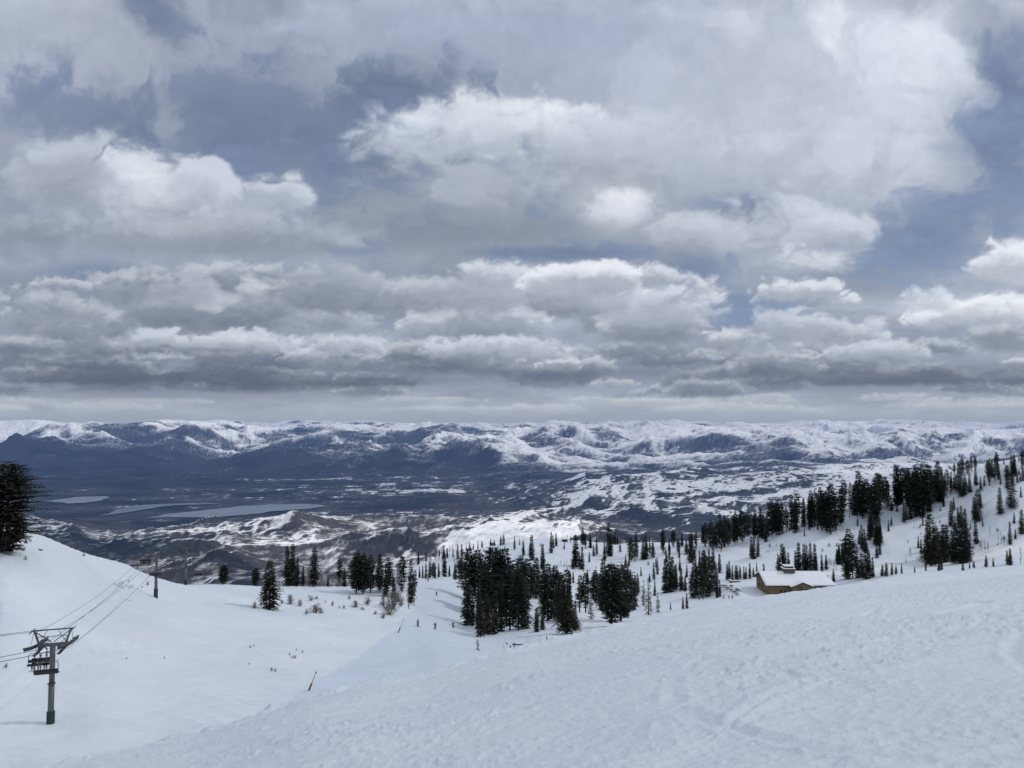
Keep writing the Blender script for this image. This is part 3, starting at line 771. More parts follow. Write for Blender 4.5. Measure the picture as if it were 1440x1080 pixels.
CLUMP = [  # the big stand right of the run
 (660, 846, 72, 'pine', 'rounded dark pine at the upper left of the big stand by the run'),
 (656, 880, 73, 'fir', 'leftmost front fir of the big stand, right beside the run'),
 (664, 881, 52, 'fir', 'mid height fir tucked behind the leftmost front fir of the big stand'),
 (673, 885, 60, 'fir', 'slim pointed fir third from the left along the front of the big stand'),
 (675.5, 896, 58, 'snowfir', 'lowest standing thin fir in front of the big stand with a bare stem foot'),
 (685.6, 893, 56, 'snowfir', 'snow flecked fir next right of the lowest thin fir'),
 (695, 892, 60, 'fir', 'dense fir at the middle of the front of the big stand'),
 (705, 888, 64, 'fir', 'dense fir just right of the middle of the front of the big stand'),
 (717, 886, 88, 'pine', 'thick dark pine right of centre in the big stand'),
 (729, 887, 84, 'pine', 'broad thick pine near the right end of the big stand'),
 (738, 885, 70, 'wide', 'full skirted spruce closing the right end of the big stand'),
 (672, 850, 74, 'pine', 'dark pine behind the slim pointed fir of the big stand'),
 (691, 865, 98, 'pine', 'highest topped pine of the big stand'),
 (702, 866, 88, 'pine', 'pine on the right shoulder of the highest topped pine'),
 (712, 868, 92, 'pine', 'tall pine between the highest pine and the thick right pines'),
 (683, 870, 70, 'pine', 'pine filling the gap below the highest topped pine on its left'),
 (730, 852, 68, 'pine', 'rounded pine behind the right end of the big stand'),
 (743, 846, 58, 'pine', 'dark pine rising behind the pair of little snowy firs'),
 (753, 842, 56, 'wide', 'spruce between the big stand and the narrow brown based tree'),
 (647, 811, 32, 'pine', 'small round pine at the far left behind the big stand'),
 (640, 809, 22, 'wide', 'little spruce on the run crest left of the big stand'),
 (755, 889, 33, 'snowfir', 'left of the pair of little snowy firs below the big stand'),
 (763, 886, 26, 'snowfir', 'right of the pair of little snowy firs below the big stand'),
 (771, 873, 76, 'wide', 'dark spruce with a brownish foot right of the big stand'),
 (774, 871, 36, 'brown', 'brown needled low tree at the foot of the dark spruce right of the stand'),
 (797, 891, 86, 'snowfir', 'tall snow flecked fir standing on the near brow in the centre'),
 (809, 887, 40, 'snowfir', 'half height fir leaning on the right of the tall snow flecked fir'),
 (791, 876, 66, 'wide', 'spruce just behind the tall snow flecked fir'),
 (815, 861, 50, 'tall', 'thin see-through pine left of the sparse little pine'),
 (823.6, 862, 54, 'tall', 'second see-through pine between the snow flecked fir and the large pine'),
 (831, 871, 36, 'brown', 'sparse little tree with a clear snowy foot'),
 (847, 858, 70, 'fir', 'slim fir behind the left side of the large pine on the brow'),
 (860.5, 880, 84, 'pine', 'large wide pine standing on the brow of the near slope'),
 (873, 874, 76, 'pine', 'pine joined to the right side of the large wide pine on the brow'),
 (880, 868, 52, 'fir', 'slim fir at the right flank of the two joined pines'),
 (912, 865, 50, 'brown', 'thin brownish tree on the brow right of the large pines'),
 (905, 852, 34, 'brown', 'pale brown scrubby tree just behind the thin brownish tree'),
 (925.5, 862, 26, 'brown', 'half bare young tree right of the thin brownish tree'),
 (782, 846, 48, 'pine', 'dark pine in the gap between the dark spruce and the tall snow flecked fir'),
 (785, 868, 44, 'wide', 'skirted spruce touching the left of the tall snow flecked fir'),
 (765, 858, 54, 'pine', 'pine crowding the left shoulder of the dark spruce with a brownish foot'),
 (838, 850, 46, 'pine', 'round pine half hidden left of the large wide pine on the brow'),
 (801, 852, 46, 'fir', 'dark fir peering over the right shoulder of the tall snow flecked fir'),
 (890, 858, 44, 'wide', 'full spruce standing apart just right of the two joined pines'),
 (943, 858, 10, 'fir', 'lone tiny fir on the brow in the open snow'),
 (960.5, 857, 17, 'fir', 'left of two little firs on the brow left of the lodge'),
 (966, 856, 21, 'fir', 'right and taller of two little firs on the brow left of the lodge'),
]
for (px, py, h, kd, lb, y0, y1, wd) in HERO:
    tree_at(px, py, h, kd, lb, 'trees on the left knoll' if px > 100 else None, y0, y1, width=wd)
for (px, py, h, kd, lb) in CLUMP:
    tree_at(px, py, h, kd, lb, 'trees around the centre of the slope', 150, 480, width=RT.uniform(1.05, 1.35) if px > 765 and kd in ('pine', 'wide', 'snowfir', 'tall') else RT.uniform(.85, 1.1))

# regional groups: (group, label stem by kind, list of (px, foot, height, kind))
REG = [
 ('spires on the bowl crest in the centre',
  {'fir': 'small dark fir spire on the snowy crest in front of the sunlit white hill', 'wide': 'stocky spruce on the snowy crest in front of the sunlit white hill', 'pine': 'rounded pine on the snowy crest in front of the sunlit white hill'},
  [(690,767,11,'fir'),(695,766,9,'fir'),(703,768,13,'fir'),(709,767,14,'wide'),(655,771,9,'fir'),(661,770,10,'fir'),(666,770,8,'fir'),(672,769,11,'fir'),(678,768,9,'wide'),
   (722.5,774,16,'wide'),(730,767,9,'fir'),(736,781,20,'fir'),(749,788,31,'fir'),(745,780,14,'fir'),(762,801,37,'fir'),(774,778,30,'fir'),(777,771,19,'fir'),(782,769,19,'fir'),(797,763,10,'fir'),(802,763,8,'wide'),
   (809,797,45,'fir'),(819,802,30,'fir'),(816,800,22,'fir'),(820,767,23,'wide'),(824,767,18,'wide'),(831,771,19,'fir'),(828,791,13,'fir'),(840,780,22,'fir'),(836,782,15,'fir'),(850,789,24,'fir'),(855,783,48,'fir'),(859,782,34,'fir'),(862,766,17,'fir'),(866,766,20,'fir'),(869,766,12,'fir'),(872,778,14,'fir'),
   (806,801,14,'wide'),(803,821,17,'fir'),(807,821,16,'fir'),(825,822,20,'fir'),(766,812,14,'fir')]),
 ('firs beyond the crest of the groomed run',
  {'fir': 'little dark fir beyond the crest of the groomed run', 'wide': 'stocky little spruce beyond the crest of the groomed run', 'pine': 'low round pine beyond the crest of the groomed run'},
  [(541,783,9,'fir'),(588,787,19,'fir'),(598,784,13,'fir'),(590,813,15,'fir'),(594,813,18,'fir'),(598,814,20,'wide'),(603,813,23,'wide'),(608,813,22,'pine'),(613,813,17,'fir'),(618,812,20,'fir'),(625,811,30,'fir'),(631,811,14,'fir'),(624,787,18,'fir'),(629,785,13,'fir'),(643,787,21,'fir'),(636,784,10,'fir'),(650,784,16,'fir'),(617,783,9,'fir')]),
 ('trees across the snowy bowl left of the lodge',
  {'fir': 'dark slim fir on the snowy bowl left of the lodge', 'wide': 'broad spruce on the snowy bowl left of the lodge', 'pine': 'rounded pine on the snowy bowl left of the lodge', 'snowfir': 'snow flecked tree on the snowy bowl left of the lodge'},
  [(887,791,33,'pine'),(893,784,31,'wide'),(903,788,30,'fir'),(909,787,33,'fir'),(913,779,23,'fir'),(932,769,21,'pine'),(946,771,25,'pine'),(960,768,17,'snowfir'),(972,792,40,'snowfir'),(971,775,26,'pine'),(935,780,10,'fir'),(940,777,11,'fir'),
   (955,786,15,'fir'),(956,804,17,'fir'),(924.6,809,24,'fir'),(902,810,12,'fir'),(919,816,21,'fir'),(914,819,12,'fir'),(936,834,46,'fir'),(941,834,50,'wide'),(946,833,47,'fir'),(950,830,36,'fir'),(952,827,29,'fir'),(958.6,831,28,'fir'),(966,813,18,'fir'),(963,832,20,'fir'),
   (976,842,50,'wide'),(982,844,46,'pine'),(988,843,60,'pine'),(994,840,50,'wide'),(1001,832,52,'fir'),(1006,834,40,'wide'),(1011,806,26,'fir'),(1012,839,24,'fir'),(1008,841,22,'fir'),(984,800,22,'fir'),(991,802,30,'fir'),(997,800,26,'fir'),(1004,803,30,'fir'),(979,806,20,'fir'),
   (888,828,26,'fir'),(893,832,22,'fir'),(898,836,28,'wide'),(884,815,20,'fir'),(879,800,18,'fir'),(920,838,20,'fir')]),
 ('row of firs along the foot of the hill beside the lodge',
  {'fir': 'low dark fir in the row left of the lodge roof', 'wide': 'low bushy spruce in the row left of the lodge roof'},
  [(1022,816,21,'fir'),(1026,816,24,'fir'),(1030,816,20,'fir'),(1034,816,23,'wide'),(1038,816,21,'fir'),(1042,815,18,'wide'),(1046,815,17,'fir'),(1050,815,16,'fir'),(1055,814,20,'fir'),(1059,812,12,'fir'),(1063.6,805,14,'fir'),(1074,805,10,'fir')]),
 ('dark stand right behind the lodge',
  {'fir': 'dark fir in the stand rising right behind the lodge roof', 'wide': 'broad dark spruce in the stand rising right behind the lodge roof', 'pine': 'round pine right behind the lodge roof'},
  [(1095,804,20,'wide'),(1100,803,38,'fir'),(1104,804,32,'wide'),(1110,804,28,'fir'),(1118,803,26,'fir'),(1124,803,40,'fir'),(1130,803,33,'fir'),(1136,803,37,'fir'),(1141,803,35,'fir'),(1145,803,34,'fir'),(1148,803,20,'wide'),(1155,803,23,'fir'),(1161,802,22,'fir'),(1178,796,22,'fir'),(1180.5,795,26,'fir'),(1184,794,28,'fir')]),
 ('pines crowning the left part of the hill ridge',
  {'pine': 'dark rounded pine crowning the ridge above the lodge', 'fir': 'slim fir on the ridge slope above the lodge', 'tall': 'bare stemmed pine crowning the ridge above the lodge'},
  [(991,769,32,'pine'),(1001,772,39,'pine'),(1008,770,36,'pine'),(1014,774,44,'pine'),(1020,771,38,'tall'),(1025,769,42,'pine'),(1034,765,41,'pine'),(1038,764,36,'tall'),(1043,763,40,'pine'),(1051,752,29,'pine'),(1059.7,755,24,'fir'),(1071,755,30,'fir'),(1074,758,32,'fir'),(1078,762,34,'fir'),(1085,755,47,'pine'),(1093,754,52,'pine'),(1100,752,46,'pine'),(1107,748,36,'pine'),
   (1057,786,28,'fir'),(1061,787,31,'fir'),(1065,785,27,'fir'),(1113,745,42,'fir'),(1121,742,46,'tall'),(1129,738,40,'fir'),(1117,744,36,'pine')]),
 ('pines crowning the middle of the hill ridge',
  {'pine': 'tall dark pine in the band crowning the middle of the ridge', 'fir': 'slim fir below the dark band on the middle of the ridge', 'tall': 'bare stemmed tall pine in the band on the middle of the ridge', 'wide': 'full dark spruce below the band on the middle of the ridge'},
  [(1140,742,42,'pine'),(1147,740,50,'tall'),(1155,748,54,'pine'),(1162,751,58,'pine'),(1168,752,66,'pine'),(1175,747,54,'tall'),(1181,739,54,'pine'),(1188,720,42,'pine'),(1197,716,36,'fir'),(1205,718,44,'pine'),(1212.5,730,58,'pine'),(1219,724,50,'pine'),(1228,738,62,'pine'),(1233,730,60,'pine'),(1243.6,712,34,'pine'),(1238,716,40,'tall'),
   (1257,692,29,'tall'),(1261,712,49,'fir'),(1269,710,52,'pine'),(1277,714,54,'pine'),(1286,728,66,'pine'),(1294,728,70,'pine'),(1304,722,64,'pine'),(1312,712,50,'tall'),(1319.5,708,46,'fir'),(1325,708,24,'fir'),(1324,672,16,'pine'),
   (1271,734,24,'fir'),(1275,732,20,'fir'),(1281,730,28,'fir'),(1290,730,30,'wide'),(1299,728,28,'fir'),(1308,722,26,'fir'),(1227,757,32,'fir'),(1222,761,30,'fir'),(1233,767,38,'fir'),(1237,767,40,'fir'),(1238,782,26,'fir'),(1233,785,18,'fir'),(1216,777,30,'fir'),(1211.5,773,30,'fir'),(1208,765,20,'fir')]),
 ('trees on the upper right end of the ridge',
  {'pine': 'round topped pine on the upper right end of the ridge', 'fir': 'small fir on the upper right end of the ridge', 'wide': 'full spruce on the upper right end of the ridge', 'tall': 'lean pine on the upper right end of the ridge'},
  [(1341,667,16,'pine'),(1347,668,19,'pine'),(1353,669,23,'pine'),(1360,667,20,'pine'),(1366,665,21,'pine'),(1372,663,19,'pine'),(1333,693,34,'tall'),(1337,688,24,'fir'),(1347.6,694,27,'wide'),(1352.5,702,36,'wide'),(1358,700,30,'wide'),(1363,697,28,'fir'),(1341,690,16,'fir'),(1329,690,20,'fir'),
   (1373,683,24,'fir'),(1379,687,16,'fir'),(1391,683,36,'tall'),(1396,674,26,'fir'),(1402,669,28,'pine'),(1389,671,22,'pine'),(1405,670,12,'fir'),(1413,654,9,'fir'),(1418.6,671,15,'fir'),(1424,668,24,'fir'),(1427,668,18,'fir'),(1432,652,9,'fir'),(1439,655,22,'pine'),(1439,676,26,'fir'),(1414.7,692,22,'fir'),(1436,703,16,'fir')]),
 ('trees on the open face of the right hill',
  {'fir': 'slim fir on the open snow face of the right hill', 'wide': 'full dark spruce on the open snow face of the right hill', 'snowfir': 'snow flecked broad tree on the open face of the right hill'},
  [(1422.5,718,48,'wide'),(1406,724,33,'fir'),(1370,730,30,'fir'),(1374,738,46,'wide'),(1380,718,28,'fir'),(1373.5,769,34,'fir'),(1383,744,11,'fir'),(1366,744,8,'fir'),(1420.5,768,31,'fir'),(1428,760,12,'fir'),(1438,755,30,'fir'),(1297,742,15,'fir'),
   (1338,745,34,'fir'),(1342,753,22,'fir'),(1347,738,22,'fir'),(1352,742,26,'fir'),(1357,757,36,'fir'),(1248.5,749,17,'fir'),(1254,741,12,'fir'),(1292,773,15,'fir'),(1296,778,18,'fir')]),
 ('dense dark stand on the cat road at the foot of the right hill',
  {'fir': 'tall slim fir in the dense stand by the sunlit snow road', 'wide': 'broad spruce in the dense stand by the sunlit snow road', 'snowfir': 'large snow flecked fir at the left of the stand by the sunlit snow road'},
  [(1309.7,796,79,'snowfir'),(1303,790,52,'fir'),(1316,794,50,'fir'),(1327,792,57,'fir'),(1334,790,46,'fir'),(1340,790,43,'fir'),(1345,789,47,'fir'),(1351.5,792,63,'fir'),(1357,792,57,'fir'),(1362,790,46,'wide'),(1325,802,17,'wide'),(1320,803,14,'wide'),(1353,803,16,'wide'),(1301,803,12,'wide')]),
 ('high standing trees right of the lodge',
  {'pine': 'tall pine with bare lower stem right of the lodge', 'fir': 'slim fir right of the lodge', 'wide': 'bushy small tree on the brow right of the lodge', 'tall': 'bare stemmed pine right of the lodge'},
  [(1190,814,44,'fir'),(1194,815,66,'pine'),(1199,814,52,'tall'),(1206,813,46,'fir'),(1212,813,36,'fir'),(1218,815,52,'fir'),(1223,814,40,'fir'),(1228,812,26,'fir'),(1180,791,20,'fir'),(1177,790,16,'fir'),(1184,790,24,'fir'),(1171.7,819,20,'wide'),(1164,819,10,'wide'),
   (1241,811,16,'wide'),(1247,811,20,'wide'),(1254,809,18,'wide'),(1260,808,13,'wide'),(1268,807,14,'fir'),(1287,806,10,'wide')]),
 ('small firs along the brow at the far right',
  {'fir': 'short fir poking over the brow at the far right', 'wide': 'stubby fir poking over the brow at the far right'},
  [(1386.5,798,15,'wide'),(1398,797,13,'fir'),(1416.6,795,21,'fir'),(1421.5,795,22,'fir'),(1368,799,9,'wide'),(1364,800,8,'wide'),(1371,799,10,'fir')]),
]
n_tree = 0
rx = random.Random(31)
EXTRA = []
for (xa, ya, xb, yb, n, j) in [(990, 770, 1110, 748, 6, 7), (1112, 748, 1240, 722, 7, 14), (1245, 722, 1330, 700, 7, 14), (1335, 695, 1438, 668, 10, 12), (700, 772, 880, 770, 5, 6), (880, 790, 985, 785, 4, 14), (1330, 720, 1438, 735, 3, 16)]:
    for i in range(n):
        t = rx.random(); EXTRA.append((xa + (xb - xa) * t, ya + (yb - ya) * t + rx.uniform(-.3, 1) * j, rx.uniform(7, 19), rx.choice(['fir', 'fir', 'fir', 'wide'])))
RIDGE = []
for (xa, ya, xb, yb, n, h0, h1) in [(985, 768, 1035, 758, 5, 22, 40), (1055, 757, 1105, 749, 5, 20, 42), (1118, 746, 1185, 732, 7, 26, 52), (1200, 722, 1250, 716, 6, 26, 54), (1258, 712, 1322, 706, 8, 30, 60), (1322, 700, 1345, 692, 4, 20, 32), (1395, 680, 1432, 668, 5, 18, 30), (905, 782, 980, 778, 7, 18, 30), (1225, 760, 1240, 768, 4, 24, 36), (1310, 792, 1362, 789, 6, 34, 56)]:
    for i in range(n):
        t = (i + rx.random()) / n; RIDGE.append((xa + (xb - xa) * t, ya + (yb - ya) * t + rx.uniform(-3, 4), rx.uniform(h0, h1), rx.choice(['pine', 'wide', 'fir', 'wide', 'tall'])))
REG.append(('conifers thickening the dark belt of the ridge', {'pine': 'rounded conifer inside the thick dark belt of the hill ridge', 'wide': 'full skirted spruce inside the thick dark belt of the hill ridge', 'fir': 'pointed fir inside the thick dark belt of the hill ridge', 'tall': 'open crowned pine inside the thick dark belt of the hill ridge'}, RIDGE))
REG.append(('small firs sprinkled over the hillside', {'fir': 'tiny young fir sprinkled among the larger trees of the snowy hillside', 'wide': 'tiny bushy fir sprinkled among the larger trees of the snowy hillside'}, EXTRA))
for grp, labs, lst in REG:
    for (px, py, h, kd) in lst:
        hidden_ok = 520 if py > 800 and px > 1150 else 900
        tree_at(px + RT.uniform(-1.2, 1.2), py, h * RT.uniform(.9, 1.12), kd, labs.get(kd, list(labs.values())[0]), grp, 150, hidden_ok, width=RT.uniform(.62, 1.0) if kd in ('pine', 'wide') else RT.uniform(.8, 1.25)); n_tree += 1
tree_at(1435, 794, 27, 'snag', 'thin grey dead tree poking over the brow at the right edge', None, 150, 520)
tree_at(1285, 749, 14, 'snag', 'small dead tree alone on the open face of the right hill', None, 150, 900)
tree_at(1426, 690, 30, 'snag', 'leaning grey dead trunk on the upper hill at the right', None, 150, 900, width=.8).rotation_euler = (0.1, -.25, 0)
# bare aspens
for i in range(85):
    px = RT.uniform(428, 562); y = RT.uniform(285, 350)
    u, _ = ray(px, 800); x = u * y
    plant('aspen_tree', 'aspen', x, y, RT.uniform(7.5, 12) * (0.9 if px < 480 else 1.1), 'bare thin aspen in the pale grove behind the knoll', 'tree', 'bare aspens in the grove behind the knoll', width=.95)
for i in range(22):
    px = RT.uniform(600, 655); py = RT.uniform(781, 806)
    x, y, z = spot(px, py, 430, 900)
    plant('aspen_tree', 'aspen', x, y, RT.uniform(6, 9), 'bare thin aspen on the slope beyond the crest of the run', 'tree', 'bare aspens beyond the run crest')
for (px, py, h) in [(1381,779,19),(1385,780,20),(1389,779,17),(1392,758,14),(1378,776,15),(1408,765,16),(1412,768,14),(1404,764,12)]:
    tree_at(px, py, h, 'aspen', 'pale leafless aspen at the foot of the hill near the right edge', 'leafless aspens near the right edge', 150, 900)
tree_at(1280.5, 784, 14, 'aspen', 'leafless round aspen alone left of the dense roadside stand', None, 150, 900, width=1.5)
for (px, py, h) in [(1168,800,14),(1173,802,12),(1166,797,13),(1176,806,12),(1188,803,12),(789,797,9),(793,800,10),(797,796,9),(801,803,8),(785,800,8),(809,806,10)]:
    nm = 'leafless aspen between the lodge and the tall pines' if px > 1000 else 'leafless aspen on the snow bowl behind the see-through pines'
    tree_at(px, py, h, 'aspen', nm, nm.replace('leafless aspen', 'leafless aspens'), 150, 900)

# shrubs poking through the snow
BANK = [(412,850,9),(419,851,9),(428,863,10),(432,842,5),(438,844,5),(442,861,9),(453,862,6),(464,853,5),(474,857,5),(483,855,5),(493,845,8),(503,853,8),(506,858,6),(514,852,8),(513,859,5),(524,865,5),(536,868,7),(541,855,14),(552,858,18),(548,865,10),(560,850,14),(534,850,7),(395,847,8),(362,859,8),(455,846,3),(446,843,4),(566,850,8)]
for (px, py, h) in BANK:
    x, y, z = spot(px + RT.uniform(-4, 4), py + RT.uniform(-2.5, 2.5), 150, 300)
    plant('shrub', 'shrub', x, y, h * y / F * RT.uniform(.5, 1.6), 'leafless brown shrub poking out of the snow bank below the knoll', 'shrub', 'shrubs on the bank below the knoll', width=RT.uniform(1.2, 2.6), sink=.05)
for (px, py, h, lb) in [(8,939,7,'small dead shrub on the snow at the left edge, level with the lift tower head'),(118,782,6,'small shrub high on the left snow hill'),(208,824,6,'small shrub just left of the middle lift tower'),(181,818,3,'low twig tuft beside the lift cables on the left hill'),(200,829,3,'low twig tuft below the shrub at the middle lift tower'),(36,790,6,'tiny dark twig on the left hill below the big pine')]:
    x, y, z = spot(px, py, 80, 300)
    plant('shrub', 'shrub', x, y, h * y / F * 1.1, lb, 'shrub', None, width=1.2, sink=.05)
for (px, py, h) in [(407,922,4),(411,926,4),(415,927,5),(425,919,4),(417,916,3),(178,927,3),(350,936,3),(352,912,4),(382,944,5),(387,946,5),(357,909,3),(463,907,2),(231,927,3)]:
    x, y, z = spot(px, py, 62, 300)
    plant('shrub', 'shrub', x, y, h * y / F * 1.0, 'tiny grey twig tuft in the smooth snow of the left bowl', 'shrub', 'twig tufts in the left bowl', width=1.6, sink=.03)
rsh = random.Random(77)
for i in range(64):
    px = rsh.choice([rsh.uniform(1070, 1110), rsh.uniform(1010, 1200), rsh.uniform(900, 1010), rsh.uniform(760, 900), rsh.uniform(1230, 1440)])
    py = rsh.uniform(762, 806) if px < 1010 else (rsh.uniform(768, 802) if px < 1200 else rsh.uniform(715, 775))
    x, y, z = spot(px, py, 430, 900)
    plant('shrub', 'shrub', x, y, rsh.uniform(1.2, 3.0), 'scrubby leafless bush on the snow of the far hillside', 'shrub', 'scrub on the far hillside', width=1.3, sink=.05)
# rocks under the big pine
def rock(px, py, s, lb):
    x, y, z = spot(px, py, 80, 200); rs = random.Random(int(px * 7)); mb = MB(); n = 10
    vs = []; 
    for j in range(7):
        ph = math.pi * j / 6
        for i in range(n):
            th = 2 * math.pi * i / n; r = s * (0.75 + .4 * rs.random())
            vs.append((r * math.sin(ph) * math.cos(th) * 1.5, r * math.sin(ph) * math.sin(th), r * .62 * math.cos(ph)))
    fs = [(j * n + i, j * n + (i + 1) % n, (j + 1) * n + (i + 1) % n, (j + 1) * n + i) for j in range(6) for i in range(n)]
    mb.add(vs, fs); o = mb.build('rock', M_STONE); o.location = (x, y, z); tag(o, lb, 'rock')
rock(10, 779, .75, 'grey rock at the foot of the big dark pine on the left')
rock(28, 773, .62, 'flat dark rock in the snow right of the big pine foot')
rock(56, 775, .38, 'small rock farther right of the big pine on the hill')
rock(836, 873, .3, 'small dark stone in the snow right of the central firs')
sys_n = n_tree
# ================================================================== CHAIRLIFT
P1 = Vector((-54.0, 90.0, 0)); DL = Vector((25, -80, 0)).normalized(); CL = Vector((0.954, 0.298, 0))
LINE_ROT = math.atan2(-DL.x, DL.y) + math.pi                     # local +Y runs down the line away from the camera
def line_pt(t): return Vector((-54 + 25 * t, 90 - 80 * t, 0))
tw = [('near', spot(71, 1018, 62, 200)), ('middle', spot(219, 842, 100, 250)), ('far', spot(261, 823, 150, 300))]
p1, p2, p3 = [Vector(q[1]) for q in tw]

def dir_xy(a, b): d = Vector((b.x - a.x, b.y - a.y, 0)); return d.normalized()
d12 = dir_xy(p1, p2); d23 = dir_xy(p2, p3)
H1, H2, H3 = 9.95, 10.1, 11.6
p0 = p1 - d12 * 84; p0.z = p1.z + H1 + 20.0
GA = 1.66
def lift_tower(base, H, dln, label, slope_up, slope_dn, wheels, pad, name='lift_tower'):
    rz = math.atan2(-dln.x, dln.y)
    e = empty(name, base, rz); tag(e, label, 'lift tower', 'chairlift towers')
    m = MB(); m.tube([(0, 0, -.6), (0, 0, H * .45)], [.33, .31], 18); m.tube([(0, 0, H * .45), (0, 0, H - .9)], [.27, .26], 18)
    m.build('pole', M_STEEL, e, True)
    m = MB(); m.disc((0, 0, H * .45), (0, 0, 1), .42, .10, 18); m.build('flange', M_STEEL, e)
    m = MB(); m.tube([(0, 0, -.3), (0, 0, pad)], [.43, .42], 14); 
    for k in range(3): m.disc((0, 0, .2 + k * (pad - .35) / 2), (0, 0, 1), .445, .05, 14)
    m.build('padding', M_PAD, e)
    m = MB(); m.beam((-GA, 0, H - 1.05), (GA, 0, H - 1.05), .34, .34); m.beam((-.5, 0, H - 1.6), (-.9, 0, H - 1.1), .12, .12); m.beam((.5, 0, H - 1.6), (.9, 0, H - 1.1), .12, .12)
    m.build('crossarm', M_STEEL, e)
    # lifting frame above the arm
    m = MB()
    for s in (-1, 1):
        m.beam((s * GA * .83, 0, H - .9), (s * GA * 1.12, 0, H + .62), .2, .2)
        m.beam((s * GA * 1.12, 0, H + .55), (0.12 * s, 0, H - .72), .1, .1)
        m.beam((s * .55, 0, H + .62), (s * GA * .83, 0, H - .85), .05, .05)
        m.beam((s * GA * 1.25, -1.2, H + .62), (s * GA * 1.25, 1.2, H + .62), .08, .08)
        m.beam((s * GA * 1.15, 0, H + .55), (s * GA * 1.3, 0, H - .9), .04, .04)
    m.beam((-GA * 1.32, 0, H + .66), (GA * 1.32, 0, H + .66), .13, .13)
    m.beam((-GA * .9, 0, H - .1), (GA * .9, 0, H - .1), .06, .06)
    m.build('lifting_frame', M_STEEL, e)
    m = MB()
    for s in (-1, 1):                                              # ladder and catwalks
        for k in (-1, 1): m.beam((s * (GA - .42) , k * 2.3, H - 1.55), (s * (GA - .42), 0, H - 1.15), .05, .05)
        m.beam((s * (GA - .45), -2.6, H - 1.5), (s * (GA - .45), 2.6, H - 1.5), .38, .04)
        m.tube([(s * (GA - .62), -2.5, H - .65), (s * (GA - .62), 2.5, H - .65)], .025, 5)
        for k in range(5): m.tube([(s * (GA - .62), -2.5 + k * 1.25, H - 1.5), (s * (GA - .62), -2.5 + k * 1.25, H - .65)], .02, 5)
    m.build('catwalk', M_DKSTEEL, e)
    m = MB()
    for k in (-1, 1): m.tube([(k * .2, .42, .8), (k * .2, .42, H - 1.2)], .025, 5)
    for k in range(int((H - 2) / .35)): m.tube([(-.2, .42, 1 + k * .35), (.2, .42, 1 + k * .35)], .015, 4)
    m.build('ladder', M_STEEL, e)
    for s in (-1, 1):
        def zr(v): return (slope_up * -min(v, 0) + slope_dn * max(v, 0)) if True else 0
        Lh = wheels * .40
        g = MB(); pts = []
        for k in range(13):
            v = -Lh + 2 * Lh * k / 12; pts.append((s * GA, v, H - 1.55 + rope_bend(v, Lh, slope_up, slope_dn) + .34))
        for a, b in zip(pts, pts[1:]): g.beam(a, b, .14, .18)
        for k in range(0, 13, 3): g.beam(pts[k], (s * GA, pts[k][1] * .35, H - .95), .09, .12)
        fr = g.build('sheave_beam', M_DKSTEEL, e)
        for k in range(wheels):
            v = -Lh + 2 * Lh * (k + .5) / wheels
            w_ = MB(); w_.disc((s * GA, v, H - 1.55 + rope_bend(v, Lh, slope_up, slope_dn) + .22), (1, 0, 0), .21, .11, 12)
            w_.build('sheave', M_BLACK, fr)
    return e
def rope_bend(v, Lh, su, sd):
    """height of the rope over the tower: curves from the upper span into the lower one"""
    if v <= -Lh: return su * (-v) - (su + sd) * 0 
    t = (v + Lh) / (2 * Lh); t = min(max(t, 0), 1)
    # slope goes from -su (towards the upper span) to sd
    sl0, sl1 = -su, sd
    z = su * Lh + (sl0 * (v + Lh) + (sl1 - sl0) * (v + Lh) ** 2 / (4 * Lh))
    if v > Lh: z = su * Lh + (sl0 * 2 * Lh + (sl1 - sl0) * Lh) + sd * (v - Lh)
    return z
R1 = p1.z + H1 - 1.55; R2 = p2.z + H2 - 1.55; R3 = p3.z + H3 - 1.55
s01 = (p0.z - 1.5 - R1) / 84; s12 = (R2 - R1) / (p2 - p1).xy.length; s23 = (R3 - R2) / (p3 - p2).xy.length
lift_tower(p1, H1, d12, 'nearest grey chairlift tower with dark green padding on its foot at lower left', s01, s12, 12, 1.35)
lift_tower(p2, H2, d23, 'middle chairlift tower standing where the left snow hill meets the dark valley', -s12 * .6, s23, 8, 1.9)
lift_tower(p3, H3, d23, 'farthest chairlift tower, thin pole right of the middle one on the knoll', -s23 * .6, -.38, 8, 1.5)
# haul rope (one loop: up side and down side) and the communication line above
def span(a, b, sag, n=22):
    return [a.lerp(b, i / n) - Vector((0, 0, 4 * sag * (i / n) * (1 - i / n))) for i in range(n + 1)]
p4 = p3 + d23 * 130; p4.z = p3.z - 46
mb = MB()
for s in (-1, 1):
    off = CL * (GA * s)
    def at(p, z): return Vector((p.x, p.y, z)) + off
    z1 = R1 + rope_bend(0, 3.6, s01, s12)
    pts = span(at(p0, p0.z - 1.5), at(p1, R1 + .0), .25)[:-1] + span(at(p1, R1 + .0), at(p2, R2), .9)[:-1] + span(at(p2, R2), at(p3, R3), .4)[:-1] + span(at(p3, R3), at(p4, p4.z + 10), .4)
    mb.tube(pts, .030, 5)
tag(mb.build('haul_rope', M_ROPE), 'dark steel haul rope sagging between the chairlift towers', 'cable')
for s, lb in ((-1, 'thin upper cable on the left side above the haul rope of the chairlift'), (1, 'thin upper cable on the right side above the haul rope of the chairlift')):
    mb = MB(); off = CL * (1.1 * s)
    q = [Vector((p.x, p.y, z)) + off for p, z in ((p0, p0.z + .6), (p1, p1.z + H1 + .74), (p2, p2.z + H2 + .74), (p3, p3.z + H3 + .74))]
    mb.tube(span(q[0], q[1], .3)[:-1] + span(q[1], q[2], 1.3)[:-1] + span(q[2], q[3], .5), .022, 5)
    tag(mb.build('signal_cable', M_ROPE), lb, 'cable')

